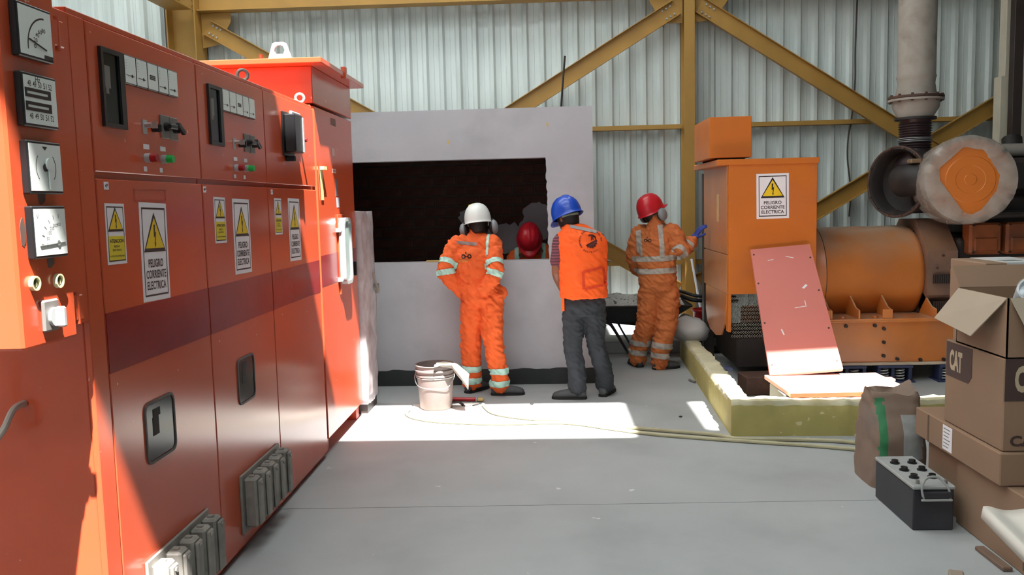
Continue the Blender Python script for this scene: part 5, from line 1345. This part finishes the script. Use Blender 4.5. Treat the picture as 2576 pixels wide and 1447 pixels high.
# wheelbarrow behind the men
w = thing('wheelbarrow', 'dark wheelbarrow with a cement-crusted rim behind the men', 'wheelbarrow', (1.0, 8.95, 0))
def tray(o0, o1, i0, i1, z0, z1):
    vs = [V((o0[0], o0[1], z1)), V((o1[0], o0[1], z1)), V((o1[0], o1[1], z1)), V((o0[0], o1[1], z1)), V((i0[0], i0[1], z0)), V((i1[0], i0[1], z0)), V((i1[0], i1[1], z0)), V((i0[0], i1[1], z0))]
    return vs, [[0, 1, 5, 4], [1, 2, 6, 5], [2, 3, 7, 6], [3, 0, 4, 7], [4, 5, 6, 7]]
vs, fs = tray((.50, 8.86), (1.46, 9.46), (.62, 8.96), (1.22, 9.36), .38, .545)
o = MB().raw(vs, fs).build('tray', mat('dark_barrow_steel', (48, 52, 54), .6, var=.15, stain=(90, 92, 92), stain_amt=.4), w, smooth=0); o.modifiers.new('t', 'SOLIDIFY').thickness = .006
MB().tube([(.50, 8.86, .55), (1.46, 8.86, .55), (1.46, 9.46, .55), (.50, 9.46, .55), (.50, 8.86, .55)], .012, 8, 1).build('rim', DIRON, w)
vs, fs = [], []
for i in range(31):
    for j in range(15):
        x = .50 + .90 * i / 30; y = 8.87 + .58 * j / 14
        z = .535 + .13 * sin(pi * j / 14) ** .5 * (1 - .35 * i / 30) * (1 if .02 < i / 30 < .98 else .3) + .02 * noise.noise(V((x * 9, y * 9, 0)))
        vs.append(V((x, y, z)))
fs = [[i * 15 + j, (i + 1) * 15 + j, (i + 1) * 15 + j + 1, i * 15 + j + 1] for i in range(30) for j in range(14)]
MB().raw(vs, fs).build('cement_load', CEMENT, w, 180)
for y in (8.95, 9.33):
    MB().tube([(.43, y, .43), (.6, y, .39), (1.2, y + (.12 if y < 9 else -.12), .30), (1.75, 9.14 + (.05 if y > 9 else -.05), .19)], .018, 8).build('handle_bar', DIRON, w)
    MB().tube([(.52, y - .02, .385), (.60, y - .02, .37), (.66, y - .02, .30), (.82, y - .02, .03), (.86, y - .02, .012)], .014, 8).build('leg', DIRON, w)
    MB().tube([(.70, y, .38), (.76, y, .26), (.88, y, .06), (.94, y, .012)], .010, 8).build('leg_brace', DIRON, w)
MB(frame((1.75, 9.14, .19), (1, 0, 0), (0, 0, 1), (0, -1, 0))).torus(.145, .045, 28, 10).build('tyre', BLACKM, w, 180)
MB(frame((1.75, 9.14, .19), (1, 0, 0), (0, 0, 1), (0, -1, 0))).lathe([(.11, -.03), (.11, .03), (.03, .04), (0, .04)], 20).build('wheel_hub', GREY, w)

# clutter between the barrow and the generator
p = at(1752, 790, 9.15)
t = thing('red_bucket', 'red plastic bucket beside the generator leg', 'bucket', (1.72, 9.12, .13))
MB(Matrix.Translation((1.70, 9.35, .13))).lathe([(0, .0), (.12, .0), (.15, .30), (.165, .302), (.165, .32), (.150, .322), (.148, .30), (.118, .01), (0, .01)], 32).build('pail', REDP, t, 40)
MB().tube([(1.28, 9.24, .66), (1.38, 9.16, .63), (1.52, 9.10, .58), (1.75, 9.12, .57), (2.0, 9.2, .55)], .022, 10).build('rubber_hose', BLACK, label='thick black rubber hose arching over the red bucket', cat='hose')
MB().tube([(1.26, 9.36, .68), (1.40, 9.28, .66), (1.57, 9.22, .61), (1.80, 9.22, .60), (2.0, 9.3, .58)], .018, 10).build('rubber_hose', BLACK, label='thinner black rubber hose behind the thick one', cat='hose')
mb = MB(); mb.ball((0, 0, 0), .21, .17, .13, 28, 18)
for i, v in enumerate(mb.v): mb.v[i] = V((v.x, v.y, v.z)) * (1 + .22 * noise.noise(v * 7) + .1 * noise.noise(v * 18)) + V((1.40, 8.63, .34))
mb.build('plastic_sack', mat('pale_sack', (186, 184, 182), .5, var=.06), label='crumpled pale plastic sack on the kerb end', cat='sack', smooth=180)
mb = MB(); mb.ball((0, 0, 0), .13, .10, .10, 20, 12)
for i, v in enumerate(mb.v): mb.v[i] = V((v.x, v.y, v.z * 1.4)) * (1 + .3 * noise.noise(v * 9)) + V((1.48, 9.30, .27))
mb.build('crumpled_paper', mat('white_paper', (222, 220, 214), .8), label='crumpled white paper bag before the red bucket', cat='paper bag', smooth=180)
a, b_ = at(1747, 655, 9.75), at(1768, 815, 9.75)
a.z = max(a.z, .2); MB().cyl(V((a.x, 9.95, a.z)), V((b_.x, 9.6, .13)), .014, n=10).build('white_pole', STICK, label='thin white pole leaning beside the slim column', cat='pole')
a = at(1757, 715, 10.0); mbx = MB(Matrix.Translation((a.x, 10.2, a.z)))
mbx.box(-.05, .05, -.02, .02, -.10, .10, .006).build('switch_box', BEIGE, label='small beige switch box on the wall beside the white pole', cat='switch box', smooth=0)

# ------------------------------------------------------------------ cartons
def carton(name, x0, x1, y0, y1, z0, z1, label, rot=0.0, tape=True):
    c = V(((x0 + x1) / 2, (y0 + y1) / 2, 0)); M = Matrix.Translation((c.x, c.y, 0)) @ Matrix.Rotation(rot, 4, 'Z') @ Matrix.Translation((-c.x, -c.y, 0))
    t = thing(name, label, 'carton', (c.x, c.y, z0), 'cardboard cartons')
    MB(M).box(x0, x1, y0, y1, z0, z1, .005).build('carton_body', CARD, t, smooth=0)
    return t, M
def catlogo(parent, M, w, full=True):
    MB(M).prism([(-w * .55, -w * .30), (w * .32, -w * .30), (w * .45, -w * .16), (w * .45, w * .36), (-w * .55, w * .36)], 0, .0012).build('logo_field', CINK, parent, smooth=0)
    mb = MB(M); put_text(mb, 'CAT', -w * .16, w * .03, w * .50, w * .40, None, .0018, .05)
    mb.build('logo_lettering', CLOGO, parent, smooth=0)
c1, M1 = carton('cardboard_carton', 2.012, 2.72, 3.28, 4.25, 0, .342, 'large worn carton at the bottom of the stack')
MB(M1).box(2.011, 2.013, 3.60, 3.64, .02, .33).build('side_seam', CARDD, c1, smooth=0)
c2, M2 = carton('cardboard_carton', 2.04, 2.62, 4.28, 4.64, 0, .342, 'dark carton standing behind the battery under the flat carton')
c3, M3 = carton('cardboard_carton', 1.975, 2.72, 3.78, 4.655, .345, .495, 'long flat carton with a paper label, below the printed carton')
MB(M3).box(1.973, 1.975, 4.49, 4.505, .346, .49).build('flap_seam', CARDD, c3, smooth=0)
o = MB(frame((1.974, 4.28, .425), (0, -1, 0), (0, 0, 1), (-1, 0, 0))).box(-.05, .05, -.065, .06, 0, .0012).build('paper_label', STICK, c3, smooth=0)
mb = MB(frame((1.974, 4.28, .425), (0, -1, 0), (0, 0, 1), (-1, 0, 0)))
for i in range(6): mb.box(-.04, .03 - .008 * (i % 3), .04 - i * .018, .045 - i * .018, .0012, .0018)
mb.build('label_print', GINK, o, smooth=0)
c4, M4 = carton('cardboard_carton', 1.992, 2.56, 3.802, 4.362, .497, .915, 'upright carton printed with a dark logo on two sides')
catlogo(c4, frame((1.991, 4.205, .815), (0, -1, 0), (0, 0, 1), (-1, 0, 0)), .26)
catlogo(c4, frame((2.16, 3.801, .815), (1, 0, 0), (0, 0, 1), (0, -1, 0)), .30)
mb = MB(frame((2.255, 3.801, .545), (1, 0, 0), (0, 0, 1), (0, -1, 0))); put_text(mb, 'CATERPILLAR', 0, 0, .46, .05, None, .001, .04)
mb.build('name_lettering', CINK, c4, smooth=0)
# open carton on top, with flaps folded out and filters inside
c5 = thing('cardboard_carton', 'open carton with folded-out flaps holding wrapped filters', 'carton', (2.25, 4.03, .917), 'cardboard cartons')
x0, x1, y0, y1, z0, z1 = 1.996, 2.50, 3.798, 4.264, .917, 1.185
MB().box(x0, x0 + .006, y0, y1, z0, z1).box(x1 - .006, x1, y0, y1, z0, z1).box(x0, x1, y0, y0 + .006, z0, z1).box(x0, x1, y1 - .006, y1, z0, z1).box(x0, x1, y0, y1, z0, z0 + .006).build('carton_body', CARD, c5, smooth=0)
def flap(a, b, c, d, m=CARDL):
    a, b, c, d = V(a), V(b), V(c), V(d); n = (b - a).cross(d - a).normalized() * .004
    MB().raw([a, b, c, d, a + n, b + n, c + n, d + n], [[3, 2, 1, 0], [4, 5, 6, 7], [0, 1, 5, 4], [1, 2, 6, 5], [2, 3, 7, 6], [3, 0, 4, 7]]).build('flap', m, c5, smooth=0)
flap((x0, y1 - .01, z1), (x0, y0 + .01, z1), (x0 - .095, y0 + .13, z1 - .185), (x0 - .10, y1 + .02, z1 - .15))
flap((x0 + .01, y0, z1), (x1 - .01, y0, z1), (x1 - .02, y0 - .11, z1 - .17), (x0 + .06, y0 - .11, z1 - .19))
flap((x0 + .01, y1, z1), (x1 - .01, y1, z1), (x1 - .01, y1 + .08, z1 + .10), (x0 + .01, y1 + .08, z1 + .10), CARD)
flap((x1, y0 + .01, z1), (x1, y1 - .01, z1), (x1 + .1, y1 - .01, z1 + .06), (x1 + .1, y0 + .01, z1 + .06), CARD)
def filt(c, d, r, L_, label):
    c, d = V(c), V(d).normalized(); s = d.cross(UP).normalized(); u = s.cross(d)
    M = frame(c, s, u, d)
    t = thing('oil_filter', label, 'filter', c - d * L_, 'filters in the open carton')
    MB(M).lathe([(0, -L_), (r, -L_), (r, -.012), (r * .97, 0), (r * .86, 0), (r * .84, -.012), (r * .80, -.016)], 36).build('filter_can', mat('filter_white', (206, 208, 208), .3), t, 40)
    MB(M).lathe([(r * .80, -.016), (r * .45, -.010), (r * .30, -.018), (0, -.014)], 36).build('filter_end', mat('filter_silver', (150, 158, 164), .25, metal=.6, var=.35, scale=18), t, 40)
    MB(M).lathe([(r * 1.03, -.05), (r * 1.04, -.004), (r * 1.02, .004), (r * .9, .006), (0, .004)], 36).build('shrink_film', film('clear_film', (220, 226, 230), .18, .08), t, 60)
filt((2.175, 3.93, 1.205), (-.28, -.80, .55), .066, .20, 'shrink-wrapped white filter sticking out of the open carton')
filt((2.335, 3.95, 1.19), (.3, -.75, .5), .062, .18, 'second wrapped filter, cut by the frame, in the open carton')
c6, M6 = carton('cardboard_carton', 2.20, 2.75, 4.38, 4.74, .497, 1.0, 'carton hidden behind the printed one, carrying the taped carton')
c7, M7 = carton('cardboard_carton', 2.195, 2.78, 4.40, 4.78, 1.003, 1.292, 'closed carton sealed with clear tape, highest at the back')
o = MB().box(2.30, 2.51, 4.398, 4.400, 1.20, 1.293).box(2.30, 2.51, 4.40, 4.78, 1.292, 1.2935).build('packing_tape', mat('whitish_tape', (206, 208, 208), .3), c7, smooth=0)
MB().box(2.33, 2.42, 4.48, 4.56, 1.2935, 1.2945).build('tape_print', GINK, c7, smooth=0)
c8, M8 = carton('cardboard_carton', 2.02, 2.60, 2.55, 3.25, 0, .27, 'low carton at the lower right corner under the white channel')
# white padded channel lying on the low carton
e0, e1 = at(2470, 1285, 3.45), at(2576, 1392, 3.08); dv = (e1 - e0).normalized()
vs, fs = [], []; n = 13; K = 24
for i in range(n):
    q = e0 + dv * (i / (n - 1) * .95)
    for k in range(K):
        u = k / (K - 1)
        vs.append(q + V((u * .30, .03 * sin(u * 7), -.018 + .012 * cos(u * 3.2 * pi))))
fs = [[i * K + k, i * K + k + 1, (i + 1) * K + k + 1, (i + 1) * K + k] for i in range(n - 1) for k in range(K - 1)]
o = MB().raw(vs, fs).build('padded_channel', FOAM, label='off-white padded channel lying at the lower right edge', cat='channel', smooth=180)
sm = o.modifiers.new('t', 'SOLIDIFY'); sm.thickness = .05; sm.offset = 0
MB(Matrix.Translation((1.72, 3.62, 0)) @ Matrix.Rotation(-.35, 4, 'Z')).box(-.03, .03, -.25, .0, 0, .035, .006).build('wood_offcut', mat('grey_wood', (140, 126, 112), .8), label='weathered wood offcut on the floor, lower right', cat='wood', smooth=0)
MB(Matrix.Translation((1.965, 3.75, 0)) @ Matrix.Rotation(.02, 4, 'Z')).box(-.022, .022, -.08, .16, 0, .02, .004).build('wood_lath', mat('brown_lath', (110, 88, 74), .8), label='short brown lath lying along the bottom carton', cat='lath', smooth=0)

# battery
B_ = thing('truck_battery', 'black truck battery with six caps and a rope handle', 'battery', (1.855, 4.39, 0))
MB().box(1.757, 1.953, 4.147, 4.633, 0, .205, .005).build('case', BATT, B_, smooth=0)
tp = MB().box(1.752, 1.958, 4.142, 4.638, .205, .226, .006).build('lid', BATTT, B_, smooth=0)
for i in range(3):
    for x in (1.81, 1.90):
        MB().cyl((x, 4.27 + i * .12, .226), (x, 4.27 + i * .12, .232), .024, n=16).cyl((x, 4.27 + i * .12, .232), (x, 4.27 + i * .12, .246), .017, n=12).build('cell_cap', BLACK, tp)
for x in (1.79, 1.925): MB().cyl((x, 4.18, .226), (x, 4.18, .245), .010, .008, n=12).build('terminal_post', GREY, tp)
MB().box(1.79, 1.93, 4.125, 4.147, .165, .20, .004).build('handle_ledge', BATT, B_, smooth=0)
MB().box(1.785, 1.935, 4.118, 4.128, .155, .166, .003).build('handle_bar', LGREY, B_, smooth=0)
MB().tube([(1.80, 4.13, .165), (1.79, 4.13, .22), (1.82, 4.15, .262), (1.88, 4.16, .262), (1.92, 4.14, .215), (1.925, 4.13, .165)], .006, 8).build('rope_handle', BATTT, B_)

# paper cement sack
vs, fs = [], []; n = 44; K = 26
for k in range(K):
    t_ = k / (K - 1); z = (.55 * t_)
    wx = .155 - .02 * t_; wy = .20 * (1 - .55 * max(0, t_ - .55) / .45)
    for i in range(n):
        a = 2 * pi * i / n; e = .45
        x = math.copysign(abs(cos(a)) ** e, cos(a)) * wx; y = math.copysign(abs(sin(a)) ** e, sin(a)) * wy
        d = 1 + .05 * noise.noise(V((x * 9, y * 9, z * 7))) + .05 * noise.noise(V((x * 25, y * 25, z * 20))) + (.16 * (t_ - .6) / .4 * noise.noise(V((x * 13, y * 13, z * 26))) if t_ > .6 else 0)
        vs.append(V((1.945 + x * d, 4.93 + y * d, z + (.05 * noise.noise(V((x * 10, y * 10, 2))) - .06 * (1 - abs(x) / wx) * .6 if k == K - 1 else (.03 * noise.noise(V((x * 10, y * 10, 2))) if t_ > .8 else 0)))))
fs = [[k * n + i, k * n + (i + 1) % n, (k + 1) * n + (i + 1) % n, (k + 1) * n + i] for k in range(K - 1) for i in range(n)]
fs += [list(range(n))[::-1]]
k0 = len(vs); vs.append(V((1.945, 4.93, .40))); fs += [[(K - 1) * n + i, (K - 1) * n + (i + 1) % n, k0] for i in range(n)]
mb = MB().raw(vs, fs)
mi = []
for f in mb.f:
    c = sum((mb.v[i] for i in f), V()) / len(f)
    mi.append(1 if (c.y < 4.86 and 1.822 < c.x < 1.862 and c.z < .50) else (2 if (c.y < 4.86 and 1.93 < c.x < 2.06 and .17 < c.z < .42) else 0))
mb.m = mi
mb.build('cement_sack', [PAPER, PGREEN, PGREY], label='open brown paper cement sack with a green stripe', cat='sack', smooth=60)

MB().tube([at(2158, -30, 10.33), at(2152, 120, 10.33), at(2151, 210, 10.33), at(2142, 300, 10.33), at(2134, 345, 10.33), at(2132, 400, 10.33), at(2140, 480, 10.33), at(2136, 545, 10.33)], .009, 6).build('wall_cable', BROWNP, label='thin dark cable hanging down the metal wall left of the exhaust', cat='cable')
